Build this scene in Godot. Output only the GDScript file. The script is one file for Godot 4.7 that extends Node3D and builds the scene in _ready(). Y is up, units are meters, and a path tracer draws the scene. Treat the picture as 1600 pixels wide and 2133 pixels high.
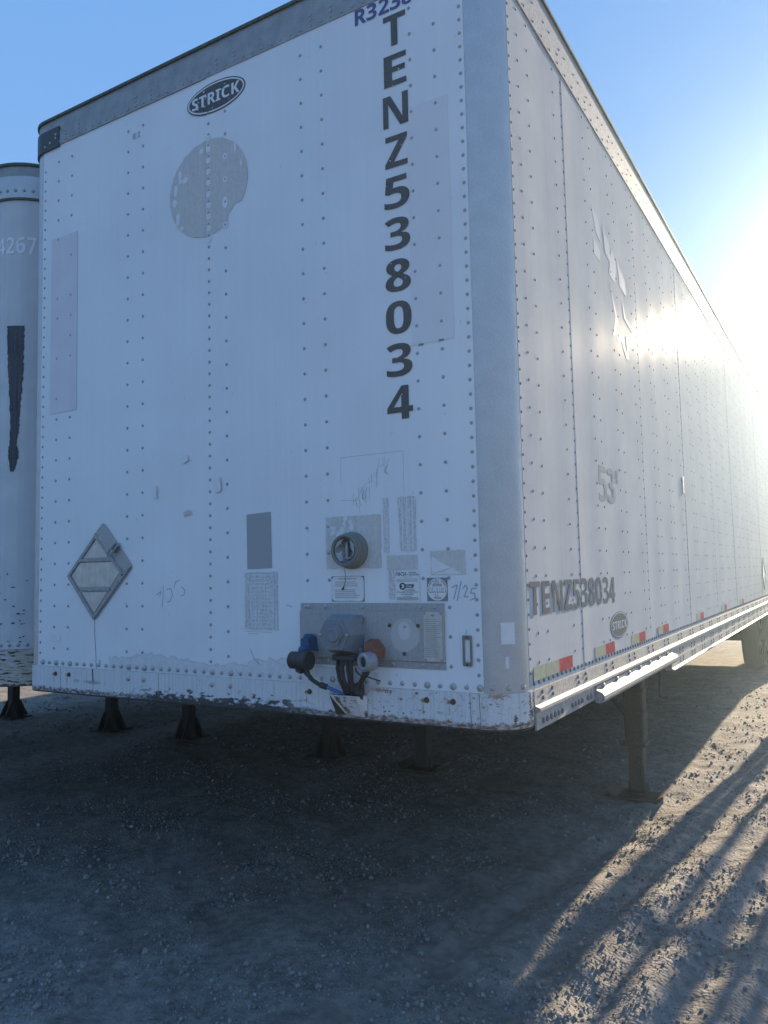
extends Node3D
# A parked box trailer seen from its front right corner, against a low sun.
# x runs along the trailer's front (its right side wall is x = 0), z towards the viewer (its front wall is z = 0), y up.

var M := {}
var rng := RandomNumberGenerator.new()

# ---------------------------------------------------------------- mesh builder
class Mb:
	var v := PackedVector3Array()
	var n := PackedVector3Array()
	var t := PackedVector2Array()
	func tri(a: Vector3, b: Vector3, c: Vector3, na: Vector3, nb: Vector3, nc: Vector3, ta := Vector2.ZERO, tb := Vector2.ZERO, tc := Vector2.ZERO) -> void:
		if (b - a).cross(c - a).dot(na + nb + nc) > 0.0:
			v.append_array([a, c, b]); n.append_array([na, nc, nb]); t.append_array([ta, tc, tb])
		else:
			v.append_array([a, b, c]); n.append_array([na, nb, nc]); t.append_array([ta, tb, tc])
	func quad(a: Vector3, b: Vector3, c: Vector3, d: Vector3, m: Vector3, ta := Vector2(0, 0), tb := Vector2(1, 0), tc := Vector2(1, 1), td := Vector2(0, 1)) -> void:
		tri(a, b, c, m, m, m, ta, tb, tc); tri(a, c, d, m, m, m, ta, tc, td)
	func quads(p: Array, m: Array, uv: Array) -> void:
		tri(p[0], p[1], p[2], m[0], m[1], m[2], uv[0], uv[1], uv[2]); tri(p[0], p[2], p[3], m[0], m[2], m[3], uv[0], uv[2], uv[3])
	func mesh() -> ArrayMesh:
		var a := []
		a.resize(Mesh.ARRAY_MAX)
		a[Mesh.ARRAY_VERTEX] = v; a[Mesh.ARRAY_NORMAL] = n; a[Mesh.ARRAY_TEX_UV] = t
		var m := ArrayMesh.new()
		m.add_surface_from_arrays(Mesh.PRIMITIVE_TRIANGLES, a)
		return m
	# a box with chamfered edges, from corner lo to corner hi
	func box(lo: Vector3, hi: Vector3, bev := 0.004, x := Transform3D()) -> void:
		var c := (lo + hi) / 2.0
		var h := (hi - lo) / 2.0
		bev = minf(bev, minf(h.x, minf(h.y, h.z)) * 0.6)
		var i := h - Vector3.ONE * bev
		for ax in 3:
			for s in [-1.0, 1.0]:
				var m := Vector3.ZERO; m[ax] = s
				var p := (ax + 1) % 3; var q := (ax + 2) % 3
				var pts := []
				for k in [[-1, -1], [1, -1], [1, 1], [-1, 1]]:
					var w := Vector3.ZERO; w[ax] = s * h[ax]; w[p] = k[0] * i[p]; w[q] = k[1] * i[q]
					pts.append(x * (c + w))
				quad(pts[0], pts[1], pts[2], pts[3], x.basis * m)
		for ax in 3:
			var p := (ax + 1) % 3; var q := (ax + 2) % 3
			for sp in [-1.0, 1.0]:
				for sq in [-1.0, 1.0]:
					var e := []
					for k in [[-1.0, 0], [1.0, 0], [1.0, 1], [-1.0, 1]]:
						var w := Vector3.ZERO
						w[ax] = k[0] * i[ax]
						w[p] = sp * (h[p] if k[1] == 0 else i[p]); w[q] = sq * (i[q] if k[1] == 0 else h[q])
						e.append(x * (c + w))
					var m := Vector3.ZERO; m[p] = sp; m[q] = sq
					quad(e[0], e[1], e[2], e[3], x.basis * m.normalized())
		for sx in [-1.0, 1.0]:
			for sy in [-1.0, 1.0]:
				for sz in [-1.0, 1.0]:
					var s := Vector3(sx, sy, sz)
					var m := x.basis * s.normalized()
					tri(x * (c + s * Vector3(h.x, i.y, i.z)), x * (c + s * Vector3(i.x, h.y, i.z)), x * (c + s * Vector3(i.x, i.y, h.z)), m, m, m)
	# polygon in the xy plane, from z0 (back) to z1 (face)
	func slab(poly: PackedVector2Array, z0: float, z1: float, x := Transform3D()) -> void:
		var lo := poly[0]; var hi := poly[0]
		for p in poly:
			lo = lo.min(p); hi = hi.max(p)
		var uv := func(p: Vector2) -> Vector2: return Vector2((p.x - lo.x) / (hi.x - lo.x), (hi.y - p.y) / (hi.y - lo.y))
		var ids := Geometry2D.triangulate_polygon(poly)
		var f := x.basis * Vector3.BACK
		for k in range(0, ids.size(), 3):
			var a := poly[ids[k]]; var b := poly[ids[k + 1]]; var c := poly[ids[k + 2]]
			tri(x * Vector3(a.x, a.y, z1), x * Vector3(b.x, b.y, z1), x * Vector3(c.x, c.y, z1), f, f, f, uv.call(a), uv.call(b), uv.call(c))
			tri(x * Vector3(a.x, a.y, z0), x * Vector3(b.x, b.y, z0), x * Vector3(c.x, c.y, z0), -f, -f, -f, uv.call(a), uv.call(b), uv.call(c))
		var turn := 1.0 if Geometry2D.is_polygon_clockwise(poly) else -1.0
		for k in poly.size():
			var a := poly[k]; var b := poly[(k + 1) % poly.size()]
			var e := b - a
			var m := x.basis * (Vector3(-e.y, e.x, 0).normalized() * turn)
			quad(x * Vector3(a.x, a.y, z0), x * Vector3(b.x, b.y, z0), x * Vector3(b.x, b.y, z1), x * Vector3(a.x, a.y, z1), m, uv.call(a), uv.call(b), uv.call(b), uv.call(a))
	# profile of (radius, height) turned round y
	func lathe(prof: Array, seg: int, x := Transform3D()) -> void:
		for k in prof.size() - 1:
			var a: Vector2 = prof[k]; var b: Vector2 = prof[k + 1]
			var d := b - a
			if d.length() < 1e-6: continue
			var m2 := Vector2(d.y, -d.x).normalized()
			for s in seg:
				var t0 := TAU * s / seg; var t1 := TAU * (s + 1) / seg
				var d0 := Vector3(cos(t0), 0, sin(t0)); var d1 := Vector3(cos(t1), 0, sin(t1))
				var p := [x * (d0 * a.x + Vector3.UP * a.y), x * (d1 * a.x + Vector3.UP * a.y), x * (d1 * b.x + Vector3.UP * b.y), x * (d0 * b.x + Vector3.UP * b.y)]
				var n0 := x.basis * (d0 * m2.x + Vector3.UP * m2.y); var n1 := x.basis * (d1 * m2.x + Vector3.UP * m2.y)
				var u0 := float(s) / seg; var u1 := float(s + 1) / seg
				var w0 := float(k) / prof.size(); var w1 := float(k + 1) / prof.size()
				if a.x > 1e-6: tri(p[0], p[1], p[2], n0, n1, n1, Vector2(u0, w0), Vector2(u1, w0), Vector2(u1, w1))
				if b.x > 1e-6: tri(p[0], p[2], p[3], n0, n1, n0, Vector2(u0, w0), Vector2(u1, w1), Vector2(u0, w1))
	func tube(pts: Array, rad: Array, seg := 8) -> void:
		var last_u := Vector3.ZERO
		var rings := []
		for k in pts.size():
			var d: Vector3 = (pts[mini(k + 1, pts.size() - 1)] - pts[maxi(k - 1, 0)]).normalized()
			var u := d.cross(Vector3.UP if absf(d.y) < 0.9 else Vector3.RIGHT).normalized() if k == 0 else (last_u - d * last_u.dot(d)).normalized()
			last_u = u
			var w := d.cross(u)
			var ring := []
			for s in seg:
				var a := TAU * s / seg
				ring.append(u * cos(a) + w * sin(a))
			rings.append(ring)
		for k in pts.size() - 1:
			var r0: float = rad[mini(k, rad.size() - 1)]; var r1: float = rad[mini(k + 1, rad.size() - 1)]
			for s in seg:
				var e := (s + 1) % seg
				var a: Vector3 = rings[k][s]; var b: Vector3 = rings[k][e]; var c: Vector3 = rings[k + 1][e]; var d: Vector3 = rings[k + 1][s]
				quads([pts[k] + a * r0, pts[k] + b * r0, pts[k + 1] + c * r1, pts[k + 1] + d * r1], [a, b, c, d], [Vector2(float(s) / seg, k), Vector2(float(s + 1) / seg, k), Vector2(float(s + 1) / seg, k + 1), Vector2(float(s) / seg, k + 1)])
		for k in [0, pts.size() - 1]:
			var r: float = rad[mini(k, rad.size() - 1)]
			var m: Vector3 = (pts[0] - pts[1]).normalized() if k == 0 else (pts[k] - pts[k - 1]).normalized()
			for s in seg:
				tri(pts[k], pts[k] + rings[k][s] * r, pts[k] + rings[k][(s + 1) % seg] * r, m, m, m)
	# upright wall along a plan path of [point, outward normal], from y0 to y1, between two outward offsets
	func band(path: Array, y0: float, y1: float, inner: float, outer: float, u0 := 0.0, per_u := 1.0) -> void:
		var u := u0
		for k in path.size() - 1:
			var a: Vector2 = path[k][0]; var b: Vector2 = path[k + 1][0]; var na: Vector2 = path[k][1]; var nb: Vector2 = path[k + 1][1]
			var ao := a + na * outer; var bo := b + nb * outer; var ai := a + na * inner; var bi := b + nb * inner
			var u2 := u + a.distance_to(b) * per_u
			var n0 := Vector3(na.x, 0, na.y); var n1 := Vector3(nb.x, 0, nb.y)
			quads([Vector3(ao.x, y0, ao.y), Vector3(bo.x, y0, bo.y), Vector3(bo.x, y1, bo.y), Vector3(ao.x, y1, ao.y)], [n0, n1, n1, n0], [Vector2(u, 1), Vector2(u2, 1), Vector2(u2, 0), Vector2(u, 0)])
			quads([Vector3(ai.x, y0, ai.y), Vector3(bi.x, y0, bi.y), Vector3(bi.x, y1, bi.y), Vector3(ai.x, y1, ai.y)], [-n0, -n1, -n1, -n0], [Vector2(u, 1), Vector2(u2, 1), Vector2(u2, 0), Vector2(u, 0)])
			quad(Vector3(ai.x, y1, ai.y), Vector3(bi.x, y1, bi.y), Vector3(bo.x, y1, bo.y), Vector3(ao.x, y1, ao.y), Vector3.UP, Vector2(u, 0), Vector2(u2, 0), Vector2(u2, 0), Vector2(u, 0))
			quad(Vector3(ai.x, y0, ai.y), Vector3(bi.x, y0, bi.y), Vector3(bo.x, y0, bo.y), Vector3(ao.x, y0, ao.y), Vector3.DOWN, Vector2(u, 1), Vector2(u2, 1), Vector2(u2, 1), Vector2(u, 1))
			u = u2
		for k in [0, path.size() - 1]:
			var a: Vector2 = path[k][0]; var na: Vector2 = path[k][1]
			var along: Vector2 = (path[0][0] - path[1][0]) if k == 0 else (path[k][0] - path[k - 1][0])
			along = along.normalized()
			var ao := a + na * outer; var ai := a + na * inner
			quad(Vector3(ai.x, y0, ai.y), Vector3(ao.x, y0, ao.y), Vector3(ao.x, y1, ao.y), Vector3(ai.x, y1, ai.y), Vector3(along.x, 0, along.y))

func part(called: String, mb: Mb, m: Material, parent: Node = self) -> MeshInstance3D:
	if mb.v.is_empty(): return MeshInstance3D.new()
	return put(called, mb.mesh(), m, parent)

func put(called: String, mesh: Mesh, m: Material, parent: Node = self, x := Transform3D()) -> MeshInstance3D:
	var o := MeshInstance3D.new()
	o.name = called
	o.mesh = mesh
	o.material_override = m
	o.transform = x
	parent.add_child(o, true)
	return o

func thing(called: String, label: String, category: String, group := "") -> Node3D:
	var o := Node3D.new()
	o.name = called
	add_child(o, true)
	tag(o, label, category, group)
	return o

func tag(o: Node, label: String, category: String, group := "", kind := "") -> void:
	if label: o.set_meta("label", label)
	if category: o.set_meta("category", category)
	if group: o.set_meta("group", group)
	if kind: o.set_meta("kind", kind)

# ---------------------------------------------------------------- materials
func lin(r: float, g: float, b: float) -> Color:
	return Color(r, g, b).linear_to_srgb()

func noise_image(size: int, freq: float, oct: int, sd: int, kind := FastNoiseLite.TYPE_SIMPLEX_SMOOTH) -> Image:
	var f := FastNoiseLite.new()
	f.noise_type = kind
	f.seed = sd
	f.frequency = freq
	f.fractal_octaves = oct
	f.fractal_type = FastNoiseLite.FRACTAL_FBM if oct > 1 else FastNoiseLite.FRACTAL_NONE
	var im := f.get_seamless_image(size, size)
	im.convert(Image.FORMAT_L8)
	return im

# mixes two noises (coarse and fine) into a colour texture between two linear colours
func noise_tex(size: int, coarse: Image, fine: Image, a: Color, b: Color, share := 0.5, gain := 1.0) -> ImageTexture:
	var p := coarse.get_data(); var q := fine.get_data()
	var out := PackedByteArray(); out.resize(size * size * 3)
	var lut := []
	for k in 256:
		var t := clampf((k / 255.0 - 0.5) * gain + 0.5, 0, 1)
		var c := a.lerp(b, t).linear_to_srgb()
		lut.append([int(c.r * 255), int(c.g * 255), int(c.b * 255)])
	for k in size * size:
		var c: Array = lut[int(p[k] * share + q[k] * (1.0 - share))]
		out[k * 3] = c[0]; out[k * 3 + 1] = c[1]; out[k * 3 + 2] = c[2]
	return ImageTexture.create_from_image(Image.create_from_data(size, size, false, Image.FORMAT_RGB8, out))

func normal_tex(im: Image, strength: float) -> ImageTexture:
	var c: Image = im.duplicate()
	c.convert(Image.FORMAT_RGBA8)
	c.bump_map_to_normal_map(strength)
	return ImageTexture.create_from_image(c)

func mat(called: String, c: Color, rough: float, metal := 0.0, tex: Texture2D = null, tri_scale := 0.0, normal: Texture2D = null, bump := 1.0) -> StandardMaterial3D:
	var m := StandardMaterial3D.new()
	m.resource_name = called
	m.albedo_color = c.linear_to_srgb()
	m.roughness = rough
	m.metallic = metal
	if tex: m.albedo_texture = tex
	if tri_scale > 0.0:
		m.uv1_triplanar = true
		m.uv1_world_triplanar = true
		m.uv1_scale = Vector3.ONE * tri_scale
	if normal:
		m.normal_enabled = true
		m.normal_texture = normal
		m.normal_scale = bump
	M[called] = m
	return m

# ---------------------------------------------------------------- marks painted into an image that stands for real paint, ink, rust and dirt
func blot(im: Image, cx: float, cy: float, rx: float, ry: float, c: Color, alpha: float, soft := 0.5, rough := 0.0, n: FastNoiseLite = null) -> void:
	var w := im.get_width(); var h := im.get_height()
	for y in range(maxi(0, int(cy - ry * 1.4)), mini(h, int(cy + ry * 1.4) + 1)):
		for x in range(maxi(0, int(cx - rx * 1.4)), mini(w, int(cx + rx * 1.4) + 1)):
			var d := sqrt(pow((x - cx) / rx, 2) + pow((y - cy) / ry, 2))
			if n: d += n.get_noise_2d(x, y) * rough
			var a := alpha * clampf((1.0 - d) / soft, 0, 1)
			if a > 0.003: im.set_pixel(x, y, im.get_pixel(x, y).lerp(c, a))

func stroke(im: Image, pts: Array, wid: float, c: Color, alpha: float) -> void:
	for k in pts.size() - 1:
		var a: Vector2 = pts[k]; var b: Vector2 = pts[k + 1]
		var steps := maxi(1, int(a.distance_to(b) / maxf(0.5, wid * 0.4)))
		for s in steps:
			var p := a.lerp(b, float(s) / steps)
			for y in range(maxi(0, int(p.y - wid)), mini(im.get_height(), int(p.y + wid) + 2)):
				for x in range(maxi(0, int(p.x - wid)), mini(im.get_width(), int(p.x + wid) + 2)):
					var t := clampf(wid + 0.5 - Vector2(x, y).distance_to(p), 0, 1) * alpha
					if t > 0.01: im.set_pixel(x, y, im.get_pixel(x, y).lerp(c, t * 0.6))

func _ready() -> void:
	rng.seed = 7
	# ---- camera
	var cam := Camera3D.new()
	cam.name = "camera"
	var yaw := Basis(Vector3.UP, 0.5349); var pitch := Basis(Vector3.RIGHT, 0.0775); var roll := Basis(Vector3.BACK, -0.022)
	cam.transform = Transform3D(yaw * pitch * roll, Vector3(1.0097, 1.701, 2.5706))
	cam.fov = 66.16
	cam.near = 0.05
	cam.far = 3000.0
	add_child(cam)
	cam.current = true
	# ---- sun: low, ahead and a little to the right of the trailer's side wall
	var el := deg_to_rad(16.0); var az := deg_to_rad(5.1)
	var to_sun := Vector3(sin(az) * cos(el), sin(el), -cos(az) * cos(el))
	var sun := DirectionalLight3D.new()
	sun.name = "sun"
	sun.light_color = Color(1.0, 0.91, 0.78)
	sun.light_energy = 1.6
	sun.light_angular_distance = 0.55
	sun.shadow_enabled = true
	sun.basis = Basis.looking_at(-to_sun, Vector3.UP)
	add_child(sun)
	# ---- sky
	var env := Environment.new()
	env.background_mode = Environment.BG_SKY
	env.tonemap_mode = Environment.TONE_MAPPER_LINEAR
	env.tonemap_exposure = 2.7
	env.background_energy_multiplier = 0.45
	env.volumetric_fog_enabled = true
	env.volumetric_fog_density = 0.005
	env.volumetric_fog_albedo = Color(0.84, 0.94, 1.0)
	env.volumetric_fog_anisotropy = 0.8
	env.sdfgi_enabled = true
	env.ssao_enabled = true
	env.ssil_enabled = true
	env.ambient_light_source = Environment.AMBIENT_SOURCE_SKY
	var sky := Sky.new()
	var pano := PanoramaSkyMaterial.new()
	pano.panorama = sky_panorama(to_sun)
	sky.sky_material = pano
	env.sky = sky
	var we := WorldEnvironment.new()
	we.name = "world_environment"
	we.environment = env
	add_child(we)

	make_materials()
	build_ground()
	build_trailer()
	build_neighbours()
	build_surroundings()
	build_stones()

func sky_panorama(to_sun: Vector3) -> ImageTexture:
	var w := 1024; var h := 512
	var im := Image.create(w, h, false, Image.FORMAT_RGBF)
	for y in h:
		var up := PI / 2 - (y + 0.5) / h * PI
		var s := maxf(sin(up), 0.0)
		var base := Color(0.26, 0.48, 0.80).lerp(Color(0.11, 0.28, 0.65), pow(s, 0.8))
		base = base.lerp(Color(0.42, 0.57, 0.77), exp(-s * 9.0) * 0.6)
		for x in w:
			var a := (x + 0.5) / w * TAU
			var d := Vector3(sin(a) * cos(up), sin(up), -cos(a) * cos(up))
			var th := rad_to_deg(acos(clampf(d.dot(to_sun), -1, 1)))
			var g := 1.0 / (0.55 + 1.0 / (2.4 * exp(-th / 3.2)))
			var veil := 0.03 * exp(-th / 25.0)
			im.set_pixel(x, y, Color(base.r + g + veil, base.g + g * 0.96 + veil * 0.95, base.b + g * 0.86 + veil * 0.85))
	return ImageTexture.create_from_image(im)

func make_materials() -> void:
	var n64 := noise_image(256, 0.02, 4, 3)
	var n8 := noise_image(256, 0.09, 3, 5)
	var nfine := noise_image(256, 0.32, 2, 9)
	var streak: Image = noise_image(256, 0.06, 4, 12)
	# brushed: a noise squeezed sideways and drawn out upwards
	var st2 := Image.create(256, 256, false, Image.FORMAT_L8)
	var d := streak.get_data(); var e := nfine.get_data()
	var o := PackedByteArray(); o.resize(256 * 256)
	for y in 256:
		for x in 256:
			o[y * 256 + x] = int(0.72 * d[((y / 24) % 256) * 256 + (x * 3) % 256] + 0.28 * e[y * 256 + x])
	st2 = Image.create_from_data(256, 256, false, Image.FORMAT_L8, o)
	var rough_n := normal_tex(n8, 1.2)
	var fine_n := normal_tex(nfine, 1.0)
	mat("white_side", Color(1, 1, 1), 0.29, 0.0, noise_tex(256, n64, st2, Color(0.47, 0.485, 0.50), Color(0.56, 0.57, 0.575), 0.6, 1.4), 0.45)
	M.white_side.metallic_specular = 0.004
	mat("aluminium", Color(1, 1, 1), 0.46, 0.7, noise_tex(256, n64, nfine, Color(0.42, 0.42, 0.42), Color(0.58, 0.58, 0.575), 0.35, 1.5), 1.6, fine_n, 0.35)
	mat("rail_aluminium", Color(1, 1, 1), 0.6, 0.3, noise_tex(256, n8, st2, Color(0.27, 0.265, 0.255), Color(0.46, 0.45, 0.435), 0.5, 2.2), 1.9, fine_n, 0.4)
	mat("roof_rail", Color(1, 1, 1), 0.55, 0.45, noise_tex(256, nfine, n64, Color(0.22, 0.225, 0.22), Color(0.40, 0.40, 0.395), 0.5, 1.6), 1.6, fine_n, 0.3)
	mat("dark_lip", Color(1, 1, 1), 0.7, 0.1, noise_tex(256, n8, nfine, Color(0.03, 0.045, 0.03), Color(0.13, 0.15, 0.10), 0.6, 2.0), 2.0)
	mat("rivet", Color(0.34, 0.34, 0.335), 0.45, 0.55)
	mat("side_rivet", Color(0.20, 0.205, 0.21), 0.8)
	M.side_rivet.metallic_specular = 0.02
	mat("zinc_bolt", Color(1, 1, 1), 0.42, 0.6, noise_tex(256, n8, nfine, Color(0.30, 0.29, 0.27), Color(0.58, 0.57, 0.55), 0.5, 2.0), 6.0)
	mat("rust_bolt", Color(1, 1, 1), 0.85, 0.1, noise_tex(256, n8, nfine, Color(0.05, 0.03, 0.02), Color(0.17, 0.09, 0.05), 0.5, 2.0), 6.0)
	mat("galvanised", Color(1, 1, 1), 0.5, 0.55, noise_tex(256, n8, st2, Color(0.33, 0.33, 0.325), Color(0.47, 0.465, 0.455), 0.45, 1.4), 2.6, fine_n, 0.3)
	mat("residue", Color(1, 1, 1), 0.75, 0.0, noise_tex(256, n8, st2, Color(0.52, 0.505, 0.475), Color(0.66, 0.64, 0.60), 0.45, 1.6), 1.7)
	mat("residue_scratched", Color(1, 1, 1), 0.75, 0.0, noise_tex(256, st2, n8, Color(0.46, 0.46, 0.455), Color(0.72, 0.72, 0.715), 0.6, 3.5), 3.6)
	mat("vinyl_lilac", Color(1, 1, 1), 0.4, 0.0, noise_tex(256, n64, st2, Color(0.65, 0.61, 0.625), Color(0.72, 0.68, 0.69), 0.6, 1.4), 0.9)
	mat("vinyl_pale", Color(1, 1, 1), 0.4, 0.0, noise_tex(256, n64, st2, Color(0.71, 0.695, 0.70), Color(0.755, 0.74, 0.74), 0.6, 1.4), 0.9)
	mat("paint_flake", Color(1, 1, 1), 0.5, 0.0, noise_tex(256, n64, nfine, Color(0.70, 0.71, 0.71), Color(0.79, 0.795, 0.795), 0.6, 1.6), 2.0)
	mat("black_vinyl", Color(1, 1, 1), 0.55, 0.0, noise_tex(256, n8, nfine, Color(0.035, 0.037, 0.04), Color(0.075, 0.078, 0.08), 0.6, 2.0), 3.0)
	mat("grey_vinyl", Color(1, 1, 1), 0.55, 0.0, noise_tex(256, n8, nfine, Color(0.17, 0.18, 0.18), Color(0.235, 0.24, 0.24), 0.6, 2.0), 3.0)
	mat("faded_grey", Color(1, 1, 1), 0.6, 0.0, noise_tex(256, n64, nfine, Color(0.36, 0.38, 0.39), Color(0.44, 0.45, 0.46), 0.6, 2.0), 3.0)
	mat("blue_vinyl", Color(0.035, 0.06, 0.22), 0.5)
	mat("black_plastic", Color(1, 1, 1), 0.5, 0.0, noise_tex(256, n8, nfine, Color(0.018, 0.02, 0.022), Color(0.05, 0.052, 0.055), 0.6, 2.0), 4.0)
	mat("rubber", Color(1, 1, 1), 0.8, 0.0, noise_tex(256, n8, nfine, Color(0.02, 0.02, 0.02), Color(0.045, 0.043, 0.04), 0.6, 2.0), 3.0)
	mat("dark_steel", Color(1, 1, 1), 0.7, 0.2, noise_tex(256, n8, nfine, Color(0.022, 0.022, 0.024), Color(0.06, 0.055, 0.05), 0.6, 2.0), 2.0, rough_n, 0.4)
	mat("leg_steel", Color(1, 1, 1), 0.7, 0.1, noise_tex(256, n8, st2, Color(0.022, 0.021, 0.021), Color(0.07, 0.052, 0.04), 0.55, 2.6), 2.2, rough_n, 0.4)
	mat("box_grey", Color(1, 1, 1), 0.5, 0.0, noise_tex(256, n8, nfine, Color(0.17, 0.19, 0.215), Color(0.25, 0.27, 0.295), 0.6, 1.8), 5.0, fine_n, 0.2)
	mat("blue_paint", Color(1, 1, 1), 0.5, 0.1, noise_tex(256, n8, nfine, Color(0.016, 0.045, 0.11), Color(0.04, 0.115, 0.25), 0.6, 2.0), 9.0)
	mat("red_paint", Color(1, 1, 1), 0.6, 0.1, noise_tex(256, n8, nfine, Color(0.14, 0.05, 0.03), Color(0.33, 0.14, 0.09), 0.6, 2.6), 12.0)
	mat("cast_zinc", Color(1, 1, 1), 0.5, 0.5, noise_tex(256, n8, nfine, Color(0.26, 0.27, 0.28), Color(0.45, 0.46, 0.46), 0.6, 2.0), 8.0, fine_n, 0.4)
	mat("cable_black", Color(0.03, 0.03, 0.032), 0.55)
	mat("cable_blue", Color(0.05, 0.14, 0.34), 0.5)
	mat("lamp_rubber", Color(1, 1, 1), 0.75, 0.0, noise_tex(256, n8, nfine, Color(0.13, 0.135, 0.12), Color(0.24, 0.24, 0.215), 0.6, 2.0), 7.0)
	mat("lamp_inside", Color(1, 1, 1), 0.25, 0.7, noise_tex(256, n8, nfine, Color(0.06, 0.065, 0.075), Color(0.34, 0.36, 0.38), 0.7, 3.5), 9.0, rough_n, 1.0)
	mat("paper_white", Color(1, 1, 1), 0.5, 0.0, noise_tex(256, n64, nfine, Color(0.70, 0.70, 0.685), Color(0.80, 0.80, 0.78), 0.6, 1.6), 4.0)
	mat("ink", Color(0.05, 0.055, 0.06), 0.6)
	mat("ink_grey", Color(0.26, 0.265, 0.27), 0.6)
	mat("tape_olive", Color(1, 1, 1), 0.4, 0.0, noise_tex(256, n64, nfine, Color(0.34, 0.355, 0.26), Color(0.46, 0.47, 0.36), 0.5, 1.6), 5.0)
	mat("tape_red", Color(1, 1, 1), 0.4, 0.0, noise_tex(256, n64, nfine, Color(0.34, 0.075, 0.085), Color(0.50, 0.15, 0.155), 0.5, 1.6), 5.0)
	mat("side_ink", Color(1, 1, 1), 0.7, 0.0, noise_tex(256, n8, nfine, Color(0.15, 0.16, 0.16), Color(0.215, 0.22, 0.22), 0.6, 2.0), 3.0)
	mat("side_faded", Color(1, 1, 1), 0.7, 0.0, noise_tex(256, n64, nfine, Color(0.30, 0.315, 0.325), Color(0.37, 0.38, 0.39), 0.6, 2.0), 3.0)
	for q in ["side_ink", "side_faded", "tape_olive", "tape_red"]: M[q].metallic_specular = 0.02
	mat("data_plate", Color(1, 1, 1), 0.42, 0.5, noise_tex(256, n64, st2, Color(0.46, 0.43, 0.38), Color(0.66, 0.63, 0.58), 0.5, 1.8), 3.0)
	mat("smear_black", Color(1, 1, 1), 0.6, 0.0, noise_tex(256, st2, n8, Color(0.02, 0.022, 0.027), Color(0.10, 0.105, 0.115), 0.75, 3.0), 3.0)
	mat("side_white_worn", Color(1, 1, 1), 0.42, 0.0, noise_tex(256, n64, st2, Color(0.50, 0.525, 0.54), Color(0.66, 0.67, 0.67), 0.55, 1.8), 0.7)
	mat("bark", Color(1, 1, 1), 0.9, 0.0, noise_tex(256, n8, st2, Color(0.06, 0.045, 0.035), Color(0.17, 0.135, 0.11), 0.5, 2.0), 1.5, rough_n, 1.0)
	mat("concrete_wall", Color(1, 1, 1), 0.8, 0.0, noise_tex(256, n64, nfine, Color(0.70, 0.69, 0.66), Color(0.80, 0.79, 0.76), 0.6, 1.6), 0.3)
	# dirt and stones
	var dirt := noise_tex(256, n64, n8, Color(0.14, 0.127, 0.112), Color(0.315, 0.285, 0.25), 0.45, 1.9)
	mat("dirt", Color(1, 1, 1), 0.95, 0.0, dirt, 0.55, normal_tex(noise_image(512, 0.16, 4, 31), 2.2), 0.9)
	M.dirt.vertex_color_use_as_albedo = true
	mat("stone", Color(1, 1, 1), 0.85)
	M.stone.vertex_color_use_as_albedo = true
	mat("front_chip", Color(0.775, 0.79, 0.795), 0.4)
	M.front = painted_front()
	M.bumper = painted_bumper()
	M.neighbour_bumper = painted_neighbour_bumper()

# The front wall's white paint with its scuffs, ink and dirt. x -2.70 .. 0, y 1.25 .. 4.05.
func fx(x: float) -> float: return (x + 2.70) / 2.70 * 2048.0
func fy(y: float) -> float: return (4.05 - y) / 2.80 * 2048.0
func fp(x: float, y: float) -> Vector2: return Vector2(fx(x), fy(y))

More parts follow.
